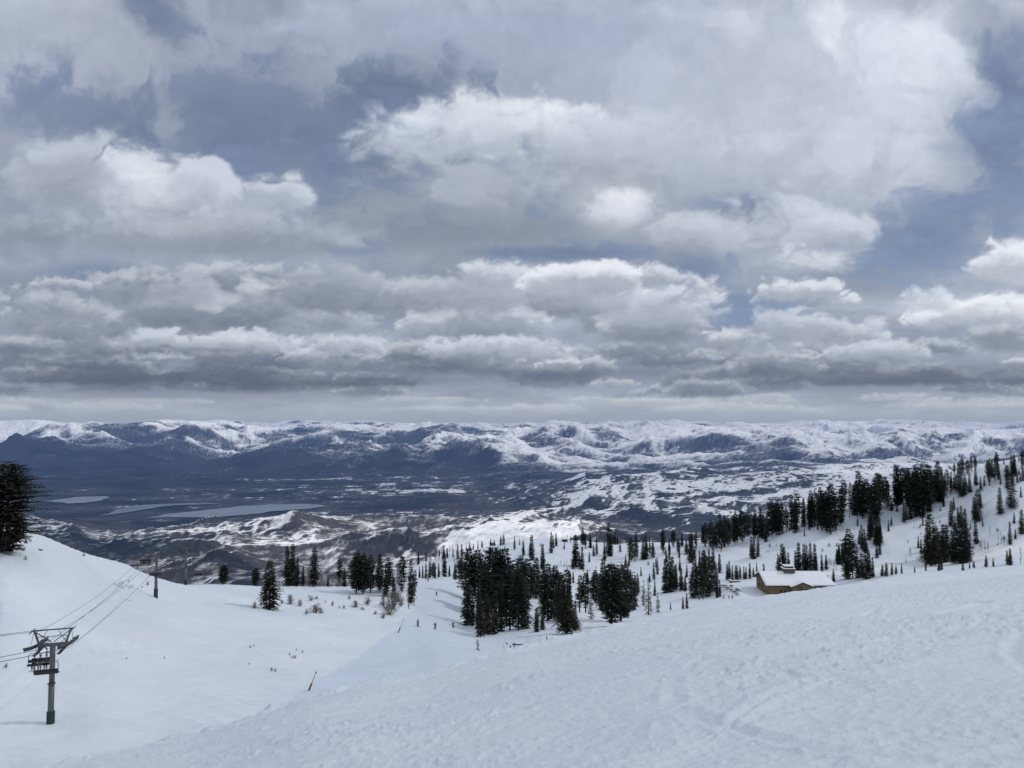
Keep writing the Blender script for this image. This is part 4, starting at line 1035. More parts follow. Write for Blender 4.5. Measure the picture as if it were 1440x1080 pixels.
# ---- skin helper for bodies
def skin_mesh(name, verts, edges, radii, mat, sub=1):
    me = bpy.data.meshes.new(name); me.from_pydata(verts, edges, [])
    o = bpy.data.objects.new(name, me); COL.objects.link(o)
    md = o.modifiers.new('s', 'SKIN'); md.use_smooth_shade = True
    for i, r in enumerate(radii): me.skin_vertices[0].data[i].radius = (r, r) if not isinstance(r, tuple) else r
    me.skin_vertices[0].data[0].use_root = True
    if sub: m2 = o.modifiers.new('b', 'SUBSURF'); m2.levels = sub; m2.render_levels = sub
    dg = bpy.context.evaluated_depsgraph_get(); dg.update()
    nm = bpy.data.meshes.new_from_object(o.evaluated_get(dg)); nm.name = name
    bpy.data.objects.remove(o); nm.materials.clear(); nm.materials.append(mat); nm.shade_smooth()
    return nm
M_SKIN = simple_mat('skin', (.45, .30, .23), .6, .08, 3.0)
def cloth(name, c): return simple_mat(name, c, .85, .25, 5.0)
J_BLACK = cloth('black_jacket', (.012, .014, .018)); J_NAVY = cloth('navy_jacket', (.018, .028, .055)); J_WHITE = cloth('pale_grey_suit', (.30, .33, .36)); J_TEAL = cloth('dark_green_jacket', (.018, .045, .045)); J_RED = cloth('dark_red_jacket', (.09, .022, .022))
T_BLACK = cloth('black_trousers', (.010, .011, .014)); T_GREY = cloth('grey_trousers', (.09, .095, .105)); T_WHITE = cloth('pale_trousers', (.26, .28, .31))
M_HELM = simple_mat('helmet_shell', (.02, .022, .026), .3, .2, 3.0); M_SKI = simple_mat('ski_top', (.035, .035, .05), .4, .3, 3.0)
def mesh_obj(name, me, parent, mat=None):
    o = bpy.data.objects.new(name, me if mat is None else with_mats(me, mat)); COL.objects.link(o); o.parent = parent; return o
# standing skier: knees bent, leaning forward (faces +Y)
ST = dict(
 body=([(0,0,.92),(0,.03,1.15),(0,.07,1.38),(0,.10,1.50),(0,.13,1.62),(0,.14,1.74), (-.20,.08,1.40),(-.30,.16,1.16),(-.27,.38,1.03),(-.26,.45,1.02), (.20,.08,1.40),(.30,.16,1.16),(.27,.38,1.03),(.26,.45,1.02), (-.11,0,.86),(-.13,.16,.50),(-.13,-.02,.10),(-.13,.14,.05),(.11,0,.86),(.13,.16,.50),(.13,-.02,.10),(.13,.14,.05)],
       [(0,1),(1,2),(2,3),(3,4),(4,5),(2,6),(6,7),(7,8),(8,9),(2,10),(10,11),(11,12),(12,13),(0,14),(14,15),(15,16),(16,17),(0,18),(18,19),(19,20),(20,21)],
       [.14,.13,.15,.06,.095,.085,.065,.05,.04,.045,.065,.05,.04,.045,.10,.07,.055,.05,.10,.07,.055,.05]),
 jacket=([(0,0,.88),(0,.03,1.15),(0,.07,1.40),(-.20,.08,1.41),(-.31,.16,1.15),(-.27,.37,1.03),(.20,.08,1.41),(.31,.16,1.15),(.27,.37,1.03)],[(0,1),(1,2),(2,3),(3,4),(4,5),(2,6),(6,7),(7,8)],[.19,.18,.19,.10,.085,.07,.10,.085,.07]),
 trousers=([(0,0,.92),(-.11,0,.84),(-.13,.16,.50),(-.13,-.02,.14),(.11,0,.84),(.13,.16,.50),(.13,-.02,.14)],[(0,1),(1,2),(2,3),(0,4),(4,5),(5,6)],[.17,.13,.105,.095,.13,.105,.095]))
SE = dict(  # seated on a chair, facing +Y, seat at z = 0
 body=([(0,0,.12),(0,-.04,.38),(0,-.03,.60),(0,0,.72),(0,.03,.84),(0,.03,.95),(-.20,-.02,.60),(-.26,.08,.38),(-.16,.30,.32),(-.10,.36,.32),(.20,-.02,.60),(.26,.08,.38),(.16,.30,.32),(.10,.36,.32),(-.11,.08,.10),(-.12,.48,.08),(-.12,.52,-.36),(-.12,.66,-.42),(.11,.08,.10),(.12,.48,.08),(.12,.52,-.36),(.12,.66,-.42)],
       [(0,1),(1,2),(2,3),(3,4),(4,5),(2,6),(6,7),(7,8),(8,9),(2,10),(10,11),(11,12),(12,13),(0,14),(14,15),(15,16),(16,17),(0,18),(18,19),(19,20),(20,21)],
       [.14,.13,.15,.06,.095,.085,.065,.05,.04,.045,.065,.05,.04,.045,.10,.07,.055,.05,.10,.07,.055,.05]),
 jacket=([(0,0,.12),(0,-.04,.38),(0,-.03,.61),(-.20,-.02,.61),(-.27,.08,.38),(-.16,.29,.32),(.20,-.02,.61),(.27,.08,.38),(.16,.29,.32)],[(0,1),(1,2),(2,3),(3,4),(4,5),(2,6),(6,7),(7,8)],[.19,.18,.19,.10,.085,.07,.10,.085,.07]),
 trousers=([(0,0,.13),(-.11,.08,.11),(-.12,.48,.08),(-.12,.52,-.32),(.11,.08,.11),(.12,.48,.08),(.12,.52,-.32)],[(0,1),(1,2),(2,3),(0,4),(4,5),(5,6)],[.16,.13,.105,.095,.13,.105,.095]))
for dct in (ST, SE):
    for kname in list(dct): dct[kname] = skin_mesh(kname, *dct[kname], M_SKIN)
def helmet_mesh(z, y):
    mb = MB(); n = 12; vs = []; 
    for j in range(7):
        ph = math.pi * .62 * j / 6
        for i in range(n): th = 2 * math.pi * i / n; vs.append((.125 * math.sin(ph) * math.cos(th), y + .14 * math.sin(ph) * math.sin(th), z + .135 * math.cos(ph)))
    mb.add(vs, [(j * n + i, j * n + (i + 1) % n, (j + 1) * n + (i + 1) % n, (j + 1) * n + i) for j in range(6) for i in range(n)])
    mb.beam((-.09, y + .13, z - .02), (.09, y + .13, z - .02), .05, .07)      # goggles band
    return mb
def person(loc, rz, label, jm, tm, seated=False, poles=True, skis=True, board=False, group='skiers'):
    S = SE if seated else ST
    e = empty('person', loc, rz); tag(e, label, 'person', group)
    mesh_obj('body', S['body'], e); mesh_obj('jacket', S['jacket'], e, jm); mesh_obj('trousers', S['trousers'], e, tm)
    helmet_mesh(.93 if seated else 1.72, .03 if seated else .14).build('helmet', M_HELM, e, True)
    z0 = -.50 if seated else .02; y0 = .60 if seated else .05
    if skis:
        for s in (-1, 1):
            m = MB(); m.beam((s * .13, y0 - .75, z0), (s * .13, y0 + .72, z0), .09, .025); m.beam((s * .13, y0 + .72, z0), (s * .13, y0 + .90, z0 + .09), .085, .02); m.build('ski', M_SKI, e)
    if board:
        m = MB(); m.beam((-.7, y0, z0), (.7, y0, z0), .27, .03); m.build('snowboard', M_SKI, e)
    if poles and not seated:
        for s in (-1, 1):
            m = MB(); m.tube([(s * .26, .46, 1.06), (s * .34, .05, .02)], .014, 5); m.disc((s * .338, .06, .08), (0, 0, 1), .05, .02, 8); m.build('ski_pole', M_DKSTEEL, e)
    return e

# ---- chairs
def lift_chair(pos, dln, label, n_seated=0, plabels=(), drop=2.9):
    rz = math.atan2(-dln.x, dln.y)
    e = empty('lift_chair', pos, rz); tag(e, label, 'lift chair', 'chairs hanging on the lift')     # origin at seat height
    m = MB(); m.tube([(0, 0, drop), (0, -.12, drop - .4), (0, -.22, 1.2)], .04, 8); m.box((0, 0, drop + .03), (.18, .45, .16)); m.build('hanger', M_STEEL, e)
    W_ = 1.12; m = MB()
    loop = [(-W_, .30, 0), (-W_, -.15, .05), (-W_, -.22, .25), (-W_, -.22, .95), (-W_ + .06, -.22, 1.12), (-W_ + .2, -.22, 1.2), (W_ - .2, -.22, 1.2), (W_ - .06, -.22, 1.12), (W_, -.22, .95), (W_, -.22, .25), (W_, -.15, .05), (W_, .30, 0)]
    m.tube(loop, .036, 8); m.build('bail', M_STEEL, e, True)
    m = MB(); m.box((0, .08, 0.0), (2 * W_ - .04, .50, .10)); m.tube([(-W_, .32, -.02), (W_, .32, -.02)], .075, 8); m.build('seat', M_BLACK, e)
    m = MB(); m.box((0, -.24, .33), (2 * W_ - .08, .07, .34)); m.build('backrest', M_BLACK, e)
    m = MB(); m.tube([(-W_ + .05, -.2, 1.05), (-W_ + .05, .15, 1.25), (W_ - .05, .15, 1.25), (W_ - .05, -.2, 1.05)] if not n_seated else [(-W_ + .05, -.2, .75), (-W_ + .05, .42, .42), (W_ - .05, .42, .42), (W_ - .05, -.2, .75)], .022, 6); m.build('safety_bar', M_STEEL, e)
    out = []
    for i in range(n_seated):
        xo = (-.86 + .57 * i) if n_seated > 3 else (-.80 + .62 * i)
        M = Matrix.Rotation(rz, 4, 'Z') @ Vector((xo, .02, 0))
        out.append(person(tuple(Vector(pos) + M + Vector((0, 0, .06))), rz, plabels[i], [J_BLACK, J_NAVY, J_BLACK, J_TEAL][i % 4], T_BLACK if i % 2 == 0 else T_GREY, True, False, True, group='riders sitting on the lift chairs'))
    return e
def on_line(px, side, z_off=0.0):
    """point on the haul rope line seen in a photo column"""
    u, _ = ray(px, 800); off = CL * (GA * side)
    segs = [(p0, p1, p0.z - 1.5, R1, .25), (p1, p2, R1, R2, .9), (p2, p3, R2, R3, .4), (p3, p4, R3, p4.z + 10, .4)]
    best = None
    for a, b, za, zb, sg in segs:
        for k in range(400):
            t = k / 400; x = a.x + (b.x - a.x) * t + off.x; y = a.y + (b.y - a.y) * t + off.y
            z = za + (zb - za) * t - 4 * sg * t * (1 - t)
            if y > 20:
                d = abs(x / y - u)
                if best is None or d < best[0]: best = (d, x, y, z)
    return Vector(best[1:])
def seat_row(pt, py): return -ray(720, py)[1] * pt.y
c1 = on_line(58, -1); zs_ = seat_row(c1, 934); lift_chair((c1.x, c1.y, zs_), -d12, 'occupied lift chair with three riders just behind the nearest tower', 3,
  ['rider in black at the left end of the chair behind the nearest tower', 'rider in navy in the middle of the chair behind the nearest tower', 'rider in black at the right end, partly behind the nearest tower pole'], drop=c1.z - zs_)
c2 = on_line(69, 1); zs_ = seat_row(c2, 947); lift_chair((c2.x, c2.y, zs_), d12, 'empty lift chair hanging in front of the nearest tower pole', drop=max(2.0, c2.z - zs_))
c3 = on_line(204.5, -1); zs_ = seat_row(c3, 791); lift_chair((c3.x, c3.y, zs_), -d12, 'occupied lift chair left of the middle tower, dark against the valley', 4,
  ['first rider from the left on the chair left of the middle tower', 'second rider from the left on the chair left of the middle tower', 'third rider from the left on the chair left of the middle tower', 'fourth rider from the left on the chair left of the middle tower'], drop=max(1.6, c3.z - zs_))
c4 = on_line(219, 1); zs_ = seat_row(c4, 809); lift_chair((c4.x, c4.y, zs_), d12, 'empty lift chair crossing in front of the middle tower pole', drop=max(2.0, c4.z - zs_))
c5 = on_line(279, 1); zs_ = seat_row(c5, 809); lift_chair((c5.x, c5.y, zs_), d23, 'occupied lift chair farthest down the line right of the thin tower', 4,
  ['first rider from the left on the farthest chair', 'second rider from the left on the farthest chair', 'third rider from the left on the farthest chair', 'fourth rider from the left on the farthest chair'], drop=max(2.0, c5.z - zs_))


# ---- skiers on the run
SK = [(612, 886, J_BLACK, T_GREY, .3, 'skier in black in the middle of the run, left of the navy skier', 0),
      (637, 884, J_NAVY, T_BLACK, -.4, 'skier in navy nearest the big stand of firs', 1),
      (588, 882, J_TEAL, T_BLACK, .9, 'small skier in dark green near the upper leaning pole', 0),
      (614, 838, J_BLACK, T_BLACK, 0.1, 'skier alone on the upper middle of the run', 0),
      (575, 857, J_TEAL, T_GREY, 1.4, 'skier below the narrow tree with snow shelves at the run edge', 0),
      (672.5, 915, J_WHITE, T_WHITE, 2.1, 'snowboarder in pale clothes just above the near brow', 2),
      (602, 818, J_BLACK, T_BLACK, .2, 'tiny distant skier dropping over the crest of the run', 0),
      (1018, 843, J_BLACK, T_BLACK, 1.0, 'leftmost person of the trio standing by the tables at the lodge', 3),
      (1025.5, 843, J_NAVY, T_BLACK, 2.0, 'middle person of the trio standing by the tables at the lodge', 3),
      (1030, 843, J_BLACK, T_GREY, 2.6, 'rightmost person of the trio standing by the tables at the lodge', 3),
      (1274, 793, J_BLACK, T_BLACK, 1.2, 'lone skier on the sunlit snow road at the foot of the hill', 0),
      (1277, 764, J_BLACK, T_BLACK, .2, 'tiny skier on the open face of the hill above the snow road', 0)]
for (px, py, jm, tm, rz, lb, md) in SK:
    x, y, z = spot(px, py, 150 if py < 900 else 130, 900)
    person((x, y, ground(x, y) + .02), rz, lb, jm, tm, False, md in (0, 1), md in (0, 1), md == 2, group='people out on the snow')

# ---- leaning poles with padded feet
def leaning_pole(px, py, tpx, tpy, lb):
    x, y, z = spot(px, py, 62, 300); u, s = ray(tpx, tpy)
    top = Vector((u * (y - .6), y - .6, -s * (y - .6))); b = Vector((x, y, z - .4))
    e = empty('marker_pole', (x, y, z)); tag(e, lb, 'pole', 'leaning marker poles beside the run')
    r0 = b - Vector((x, y, z)); r1 = top - Vector((x, y, z))
    m = MB(); m.tube([r0, r1], [.055, .04], 8); m.disc(r1, r1 - r0, .10, .18, 8); m.build('pole', M_GREYPOLE, e)
    m = MB(); m.tube([r0.lerp(r1, .08), r0.lerp(r1, .46)], [.13, .12], 10); m.build('padding', M_ORANGE, e)
leaning_pole(433, 972, 444.5, 945.5, 'leaning pole with a reddish padded foot, nearer one, beside the left bowl')
leaning_pole(559, 890, 567.5, 870.5, 'leaning pole with a dark padded foot, farther one, below the shrubby bank')
# ---- timber fence piece and sticks near the brow
def on_g(px, py, ymin=110, ymax=400): return Vector(spot(px, py, ymin, ymax))
a = on_g(718, 913); b = on_g(736, 909)
e = empty('timber_barrier', a); tag(e, 'dark broken timber barrier half buried in snow below the central firs', 'barrier')
b = Vector((b.x, a.y + .8, ground(b.x, a.y + .8)))
d = b - a
m = MB(); m.beam((.3, 0, .85), d + Vector((0, 0, .75)), .14, .2); m.build('top_rail', M_DWOOD, e)
m = MB(); m.beam((.9, 0, .25), d * .75 + Vector((0, 0, .5)), .12, .16); m.build('lower_rail', M_DWOOD, e)
for t, hh in ((.02, .7), (.30, 1.2), (.95, .95)):
    m = MB(); m.beam(d * t + Vector((0, 0, -.4)), d * t + Vector((-.1, 0, hh)), .18, .18); m.build('post', M_DWOOD, e)
for (px, py, h, lean, nm, lb) in [(770, 900, 5, -.35, 'stake', 'short dark leaning stake in the snow above the near brow'), (713, 907, 3, 0, 'stake', 'tiny dark stake just above the timber barrier')]:
    v = on_g(px, py); m = MB(); hh = h * v.y / F
    m.tube([(0, 0, -.3), (lean * hh, 0, hh)], [.11, .07], 7); m.disc((lean * hh * .6, 0, hh * .6), (lean, 0, 1), .13, .25, 7); o = m.build(nm, M_DWOOD); o.location = v; tag(o, lb, 'stake')
for (px, py, h) in [(707.5, 916, 13), (710, 906, 10), (745, 906, 9), (758, 903, 8), (762, 901, 7), (742, 903, 7), (730, 899, 5)]:
    v = on_g(px, py); m = MB(); hh = h * v.y / F; m.tube([(0, 0, -.3), (.03 * hh, 0, hh)], [.03, .016], 5); o = m.build('bamboo_stick', M_TWIG); o.location = v
    tag(o, 'thin upright bamboo stick in the snow below the central firs', 'stick', 'bamboo sticks below the central firs')

# ================================================================== LODGE
XL, YF_, LEN, DEP = 127.0, 385.0, 32.0, 19.0
ZB = -88.6; ZE = -82.3; RZ_ = -78.3
e = empty('ski_lodge', (XL, YF_, ZB)); tag(e, 'low tan ski lodge with a snow covered roof behind the near snow brow', 'building')
EH = ZE - ZB; RH = RZ_ - ZB
def wall_mesh():
    m = MB()
    # body with gable on the left end and hip on the right
    v = [(0,0,-3),(LEN,0,-3),(LEN,DEP,-3),(0,DEP,-3),(0,0,EH),(LEN,0,EH),(LEN,DEP,EH),(0,DEP,EH),(0,DEP/2,RH-.15)]
    m.add(v, [(0,1,5,4),(1,2,6,5),(2,3,7,6),(3,0,4,8,7)])
    return m
wall_mesh().build('wall', M_WALL, e)
ov = 1.3
def slab(m, quad, th):
    q = [Vector(p) for p in quad]; n = len(q)
    m.add([*q, *[p + Vector((0, 0, th)) for p in q]], [tuple(range(n))[::-1], tuple(range(n, 2 * n))] + [(i, (i + 1) % n, n + (i + 1) % n, n + i) for i in range(n)])
sl_front = (RH - EH) / (DEP / 2); ez = EH - sl_front * ov; HIP = 1.8
rf = MB(); 
front = [(-ov * 1.4, -ov, ez), (LEN + ov, -ov, ez), (LEN - HIP, DEP / 2, RH), (-ov * 1.4, DEP / 2, RH)]
back = [(-ov * 1.4, DEP + ov, ez), (-ov * 1.4, DEP / 2, RH), (LEN - HIP, DEP / 2, RH), (LEN + ov, DEP + ov, ez)]
hip = [(LEN + ov, -ov, ez), (LEN + ov, DEP + ov, ez), (LEN - HIP, DEP / 2, RH)]
for q in (front, back, hip): slab(rf, q, .28)
roof = rf.build('roof', M_SOFFIT, e)
def snow_roof(quad, th, seed, nx=36, ny=10, fade=.35):
    A, B, C_, D_ = [Vector(p) for p in quad]; m = MB(); vs = []
    for j in range(ny + 1):
        for i in range(nx + 1):
            s_, t_ = i / nx, j / ny; p = (A.lerp(B, s_)).lerp(D_.lerp(C_, s_), t_)
            edge = min(s_, 1 - s_) * (B - A).length; e2 = t_ * (D_ - A).length
            hgt = th * min(1, .35 + min(edge, e2 + .2) / .7) + .16 * math.sin(i * 1.3 + seed) * math.sin(j * .9 + seed) * .5 + .05 * math.sin(i * 3.7)
            vs.append(p + Vector((0, 0, .285 + hgt)))
    fs = [(j * (nx + 1) + i, j * (nx + 1) + i + 1, (j + 1) * (nx + 1) + i + 1, (j + 1) * (nx + 1) + i) for j in range(ny) for i in range(nx)]
    base = len(vs)
    vs2 = [A.lerp(B, i / nx) + Vector((0, 0, .284)) for i in range(nx + 1)]
    fs += [(i, base + i, base + i + 1, i + 1) for i in range(nx)]
    l2 = len(vs) + len(vs2); vs3 = [A.lerp(D_, j / ny) + Vector((0, 0, .284)) for j in range(ny + 1)]
    fs += [(j * (nx + 1), (j + 1) * (nx + 1), l2 + j + 1, l2 + j) for j in range(ny)]
    m.add(vs + vs2 + vs3, fs); return m
M_ROOFSNOW = simple_mat('roof_snow', (.86, .88, .91), .7, .03, .6, bump=.15)
sn = snow_roof(front, .5, 1); s2 = snow_roof([back[0], back[3], back[2], back[1]], .5, 2); s3 = snow_roof([hip[0], hip[1], hip[2], hip[2]], .45, 3, 14, 8)
sn.add(s2.v, s2.f); sn.add(s3.v, s3.f); sn.build('roof_snow', M_ROOFSNOW, roof, True)
m = MB(); 
m.beam((-ov * 1.4, -ov - .03, ez + .06), (LEN + ov, -ov - .03, ez + .06), .09, .40)
m.beam((-ov * 1.4 - .05, -ov, ez + .05), (-ov * 1.4 - .05, DEP / 2, RH + .05), .09, .40); m.beam((-ov * 1.4 - .05, DEP + ov, ez + .05), (-ov * 1.4 - .05, DEP / 2, RH + .05), .09, .40)
m.build('fascia', M_TRIM, roof)
# porch gable on the front
gx0, gx1, gp = 10.8, 20.4, 3.2; gxm = (gx0 + gx1) / 2; gh = EH + 1.5
m = MB(); v = [(gx0, -gp, -3), (gx1, -gp, -3), (gx1, -gp, EH - .5), (gxm, -gp, gh - .25), (gx0, -gp, EH - .5), (gx0, .0, -3), (gx1, .0, -3), (gx1, .0, EH - .5), (gxm, 0, gh - .25), (gx0, 0, EH - .5)]
m.add(v, [(0, 1, 2, 3, 4), (0, 4, 9, 5), (1, 6, 7, 2)]); porch = m.build('porch', M_WALL, e)
m = MB()
for s, xa in ((-1, gx0 - .9), (1, gx1 + .9)): slab(m, [(xa, -gp - .9, EH - .75), (gxm, -gp - .9, gh), (gxm, 4.2, gh), (xa, 1.5, EH - .75)][::-1 if s < 0 else 1], .22)
m.build('porch_roof', M_SOFFIT, porch)
for s, xa in ((-1, gx0 - .9), (1, gx1 + .9)):
    m = MB(); slab(m, [(xa, -gp - .8, EH - .50), (gxm, -gp - .8, gh + .25), (gxm, 4.4, gh + .25), (xa, 1.9, EH - .50)][::-1 if s < 0 else 1], .30); m.build('porch_snow', M_ROOFSNOW, porch)
m = MB(); m.beam((gx0 - .9, -gp - .96, EH - .62), (gxm, -gp - .96, gh + .12), .1, .34); m.beam((gx1 + .9, -gp - .96, EH - .62), (gxm, -gp - .96, gh + .12), .1, .34); m.build('barge_board', M_TRIM, porch)
def window(cx, cz, w_, h_, face='front', yo=0.0, parent=None, nm='window'):
    f = MB(); g = MB()
    if face == 'front':
        y = yo - .04
        for (ax, az_, bx, bz) in ((cx - w_/2, cz, cx - w_/2, cz + h_), (cx + w_/2, cz, cx + w_/2, cz + h_), (cx - w_/2 - .06, cz + h_, cx + w_/2 + .06, cz + h_), (cx - w_/2 - .06, cz, cx + w_/2 + .06, cz), (cx, cz, cx, cz + h_)): f.beam((ax, y, az_), (bx, y, bz), .12, .12)
        g.add([(cx - w_/2, y + .015, cz), (cx + w_/2, y + .015, cz), (cx + w_/2, y + .015, cz + h_), (cx - w_/2, y + .015, cz + h_)], [(0, 1, 2, 3)])
    else:
        x = -.04
        for (ay, az_, by, bz) in ((cx - w_/2, cz, cx - w_/2, cz + h_), (cx + w_/2, cz, cx + w_/2, cz + h_), (cx - w_/2 - .06, cz + h_, cx + w_/2 + .06, cz + h_), (cx - w_/2 - .06, cz, cx + w_/2 + .06, cz), (cx, cz, cx, cz + h_)): f.beam((x, ay, az_), (x, by, bz), .12, .12)
        g.add([(x + .015, cx - w_/2, cz), (x + .015, cx + w_/2, cz), (x + .015, cx + w_/2, cz + h_), (x + .015, cx - w_/2, cz + h_)], [(3, 2, 1, 0)])
    fo = f.build(nm, M_TRIM, parent or e); g.build('pane', M_GLASS, fo)
window(6.3, 1.6, .9, 2.1); window(8.2, 1.6, .9, 2.1); window(24, 2.6, 1.6, 1.6); window(28.5, 2.6, 1.6, 1.6)
window(gxm - 2.4, 3.2, 1.9, 1.4, yo=-gp, parent=porch); window(gxm, 3.2, 1.9, 1.6, yo=-gp, parent=porch); window(gxm + 2.4, 3.2, 1.9, 1.4, yo=-gp, parent=porch)
window(gxm - 1.2, 5.35, 2.0, .6, yo=-gp, parent=porch)
window(9.5, 3.0, 1.8, 1.8, 'side'); window(14.0, 3.0, 1.2, 1.5, 'side')
m = MB(); m.box((-.06, 6.2, 1.2), (.1, 1.3, 2.4)); d_ = m.build('door', M_TRIM, e); m = MB(); m.box((-.16, 5.75, 1.2), (.08, .06, .25)); m.build('handle', M_STEEL, d_)
m = MB()
for x in (0.06, LEN * .315, LEN - .06): m.beam((x, -.08, -1), (x, -.08, EH - .05), .14, .14)
m.build('downpipe', M_TRIM, e)
# cupola
cu = MB(); cxp, cyp = 13.2, DEP / 2; cu.box((cxp, cyp, RH + .7), (5.2, 4.4, 2.4)); cupo = cu.build('cupola', M_CUP, e)
m = MB(); m.box((cxp, cyp, RH + 2.12), (6.3, 5.4, .22)); m.build('cupola_eave', M_TRIM, cupo)
m = MB(); m.box((cxp, cyp, RH + 2.42), (6.1, 5.2, .34), 0, .97); m.build('cupola_snow', M_ROOFSNOW, cupo)
m = MB(); m.box((cxp, cyp, RH + 3.0), (4.2, 3.5, .70)); m.build('vent_band', M_DWOOD, cupo)
m = MB(); m.box((cxp, cyp, RH + 3.62), (5.0, 4.2, .36), 0, .96); m.build('top_snow', M_ROOFSNOW, cupo)
# terrace wall left of the lodge
v = Vector(spot(1034, 819, 300, 520)); 
e2 = empty('terrace_wall', v); tag(e2, 'low grey terrace wall with a snow cap left of the lodge', 'wall')
m = MB(); m.box((0, 0, .1), (5.2, .5, 1.6)); m.box((-2.4, 1.8, .1), (.5, 3.4, 1.6)); m.build('masonry', M_STONE, e2)
m = MB(); m.box((0, 0, 1.1), (5.4, .8, .4), 0, .93); m.box((-2.4, 1.95, 1.1), (.7, 3.0, .39), 0, .93); m.build('snow_cap', M_ROOFSNOW, e2)
# picnic tables
def picnic():
    e = empty('picnic_table', (0, 0, 0))
    m = MB()
    for k in range(5): m.box((0, -.36 + k * .18, .74), (1.9, .178, .12))
    m.build('tabletop', M_DWOOD, e)
    for s in (-1, 1):
        m = MB(); m.box((0, s * .75 - .09, .45), (1.9, .16, .05)); m.box((0, s * .75 + .09, .45), (1.9, .16, .05)); m.build('bench', M_DWOOD, e)
    for s in (-1, 1):
        m = MB(); m.beam((s * .7, -.72, -.2), (s * .7, -.2, .73), .07, .1); m.beam((s * .7, .72, -.2), (s * .7, .2, .73), .07, .1); m.beam((s * .7 + .08, -.85, .40), (s * .7 + .08, .85, .40), .06, .09); m.build('leg_frame', M_DWOOD, e)
    return e
PT = [(145,556),(205,562),(204,595),(258,580),(277,594),(238,612),(265,635),(112,549),(166,574)]
rp = random.Random(5); pr = picnic()
for i, (X, Y) in enumerate(PT):
    o = pr if i == 0 else copy_tree(pr)
    x, y, z = spot(1000 + X / 7.2, 750 + Y / 7.2, 300, 430)
    o.location = (x, y, ground(x, y) + .12); o.rotation_euler = (0, 0, rp.uniform(-.3, .5)); o.scale = (.9, 1.0, 1.2)
    tag(o, 'dark picnic table in the snow yard left of the lodge', 'table', 'picnic tables left of the lodge')
# a wooden bungalow far behind on the crest
v = Vector(spot(794, 762, 560, 700)); e = empty('ski_hut', v); tag(e, 'tiny distant hut on the snowy crest in front of the white hill', 'hut')
m = MB(); m.box((0, 0, .8), (4, 3, 2.4)); m.build('wall', M_TRIM, e)
m = MB(); slab(m, [(-2.5, -2.1, 1.9), (2.5, -2.1, 1.9), (2.5, 0, 2.9), (-2.5, 0, 2.9)], .4); slab(m, [(2.5, 2.1, 1.9), (-2.5, 2.1, 1.9), (-2.5, 0, 2.9), (2.5, 0, 2.9)], .4); m.build('roof', M_ROOFSNOW, e)
# ================================================================== SKY
SUN_AZ, SUN_EL = math.radians(82), math.radians(43)          # to the right of the view, fairly high
L = np.array([math.cos(SUN_EL) * math.sin(SUN_AZ), math.cos(SUN_EL) * math.cos(SUN_AZ), math.sin(SUN_EL)])
R_SKY = 100000.0
az = np.concatenate([np.linspace(-180, -39, 50)[:-1], np.arange(-39, 39, 0.088), np.linspace(39, 64, 24)[:-1], np.arange(64, 101, 0.2), np.linspace(101, 180, 40)])
el = np.concatenate([np.arange(-2.0, 32, 0.082), np.arange(32, 60, 0.2), np.linspace(60, 90, 24)])
AZ, EL = np.meshgrid(np.radians(az), np.radians(el))
DX = np.cos(EL) * np.sin(AZ); DY = np.cos(EL) * np.cos(AZ); DZ = np.sin(EL)
# photo pixel coordinates of each direction (used to lay out the cloud banks by azimuth and elevation)
cy = DY * CP + DZ * SP
cyc = np.where(cy > 0.15, cy, 0.15)
PX = 720 + F * DX / cyc; PY = 540 - F * (-DY * SP + DZ * CP) / cyc
PX = np.clip(PX, -2500, 3900); PY = np.clip(PY, -2500, 700)
# perspective coordinates of a cloud deck
zz = np.clip(DZ, 0, 1) + 0.16
CX = DX / zz; CYY = DY / zz
e_deg = np.degrees(EL)
def warp(scale, amt, seed):
    return fbm(CX * scale, CYY * scale, 4, seed) * amt, fbm(CX * scale + 5.2, CYY * scale + 1.3, 4, seed + 1) * amt
wx1, wy1 = warp(1.6, 0.16, 500)
# sizes in pixels shrink towards the horizon
KX = 150 * np.clip((588 - PY) / 330, 0.26, 1.5)             # local puff size
# screen-proportional noise coordinates that stay continuous: integrate 1/size with height
yy_k = np.linspace(-2500, 700, 800)
sz_k = 150 * np.clip((588 - yy_k) / 330, 0.26, 1.5)
vv_k = np.concatenate([[0], np.cumsum(0.5 * (1 / (sz_k[1:] * .62) + 1 / (sz_k[:-1] * .62)) * np.diff(yy_k))])
V = np.interp(PY, yy_k, vv_k)
Uq = (PX - 720) / 95.0
mixw = sstep(300, 560, PY)
wU = fbm(Uq * 1.1, V * 1.1, 4, 510) * 0.45; wV = fbm(Uq * 1.1 + 9, V * 1.1, 4, 511) * 0.35
BL = billow(Uq * 1.25 + wU, V * 1.25 + wV, 7, 520, 0.55)      # cauliflower relief, 0..~.5
BF = billow(Uq * 4.2 + wU * 2, V * 4.2 + wV * 2, 5, 530, 0.55)
FB = fbm(Uq * 0.9 + wU, V * 0.9 + wV, 7, 540, 0.55)
FS = fbm(Uq * 0.35, V * 0.5, 4, 550)
WS = fbm(Uq * 1.0 + FB * .8 + 4, V * 2.0, 7, 560, 0.6)         # wisps

def col3(r, g, b):
    f = lambda c: ((c / 255 + 0.055) / 1.055) ** 2.4 if c > 10 else c / 3294.6
    return np.array([f(r), f(g), f(b)])
def mix3(A, B, t): return A + (B - A) * t[..., None]

shape = AZ.shape
# base veil: grey overcast, lighter in the upper right, slate low down
C_hi = col3(168, 178, 196); C_lo = col3(140, 150, 168)
tone = np.clip(0.55 + 0.5 * FB + 0.25 * FS, 0, 1)
RGB = mix3(np.broadcast_to(col3(132, 142, 162), shape + (3,)), np.broadcast_to(col3(176, 186, 203), shape + (3,)), tone)
ALPHA = np.ones(shape)

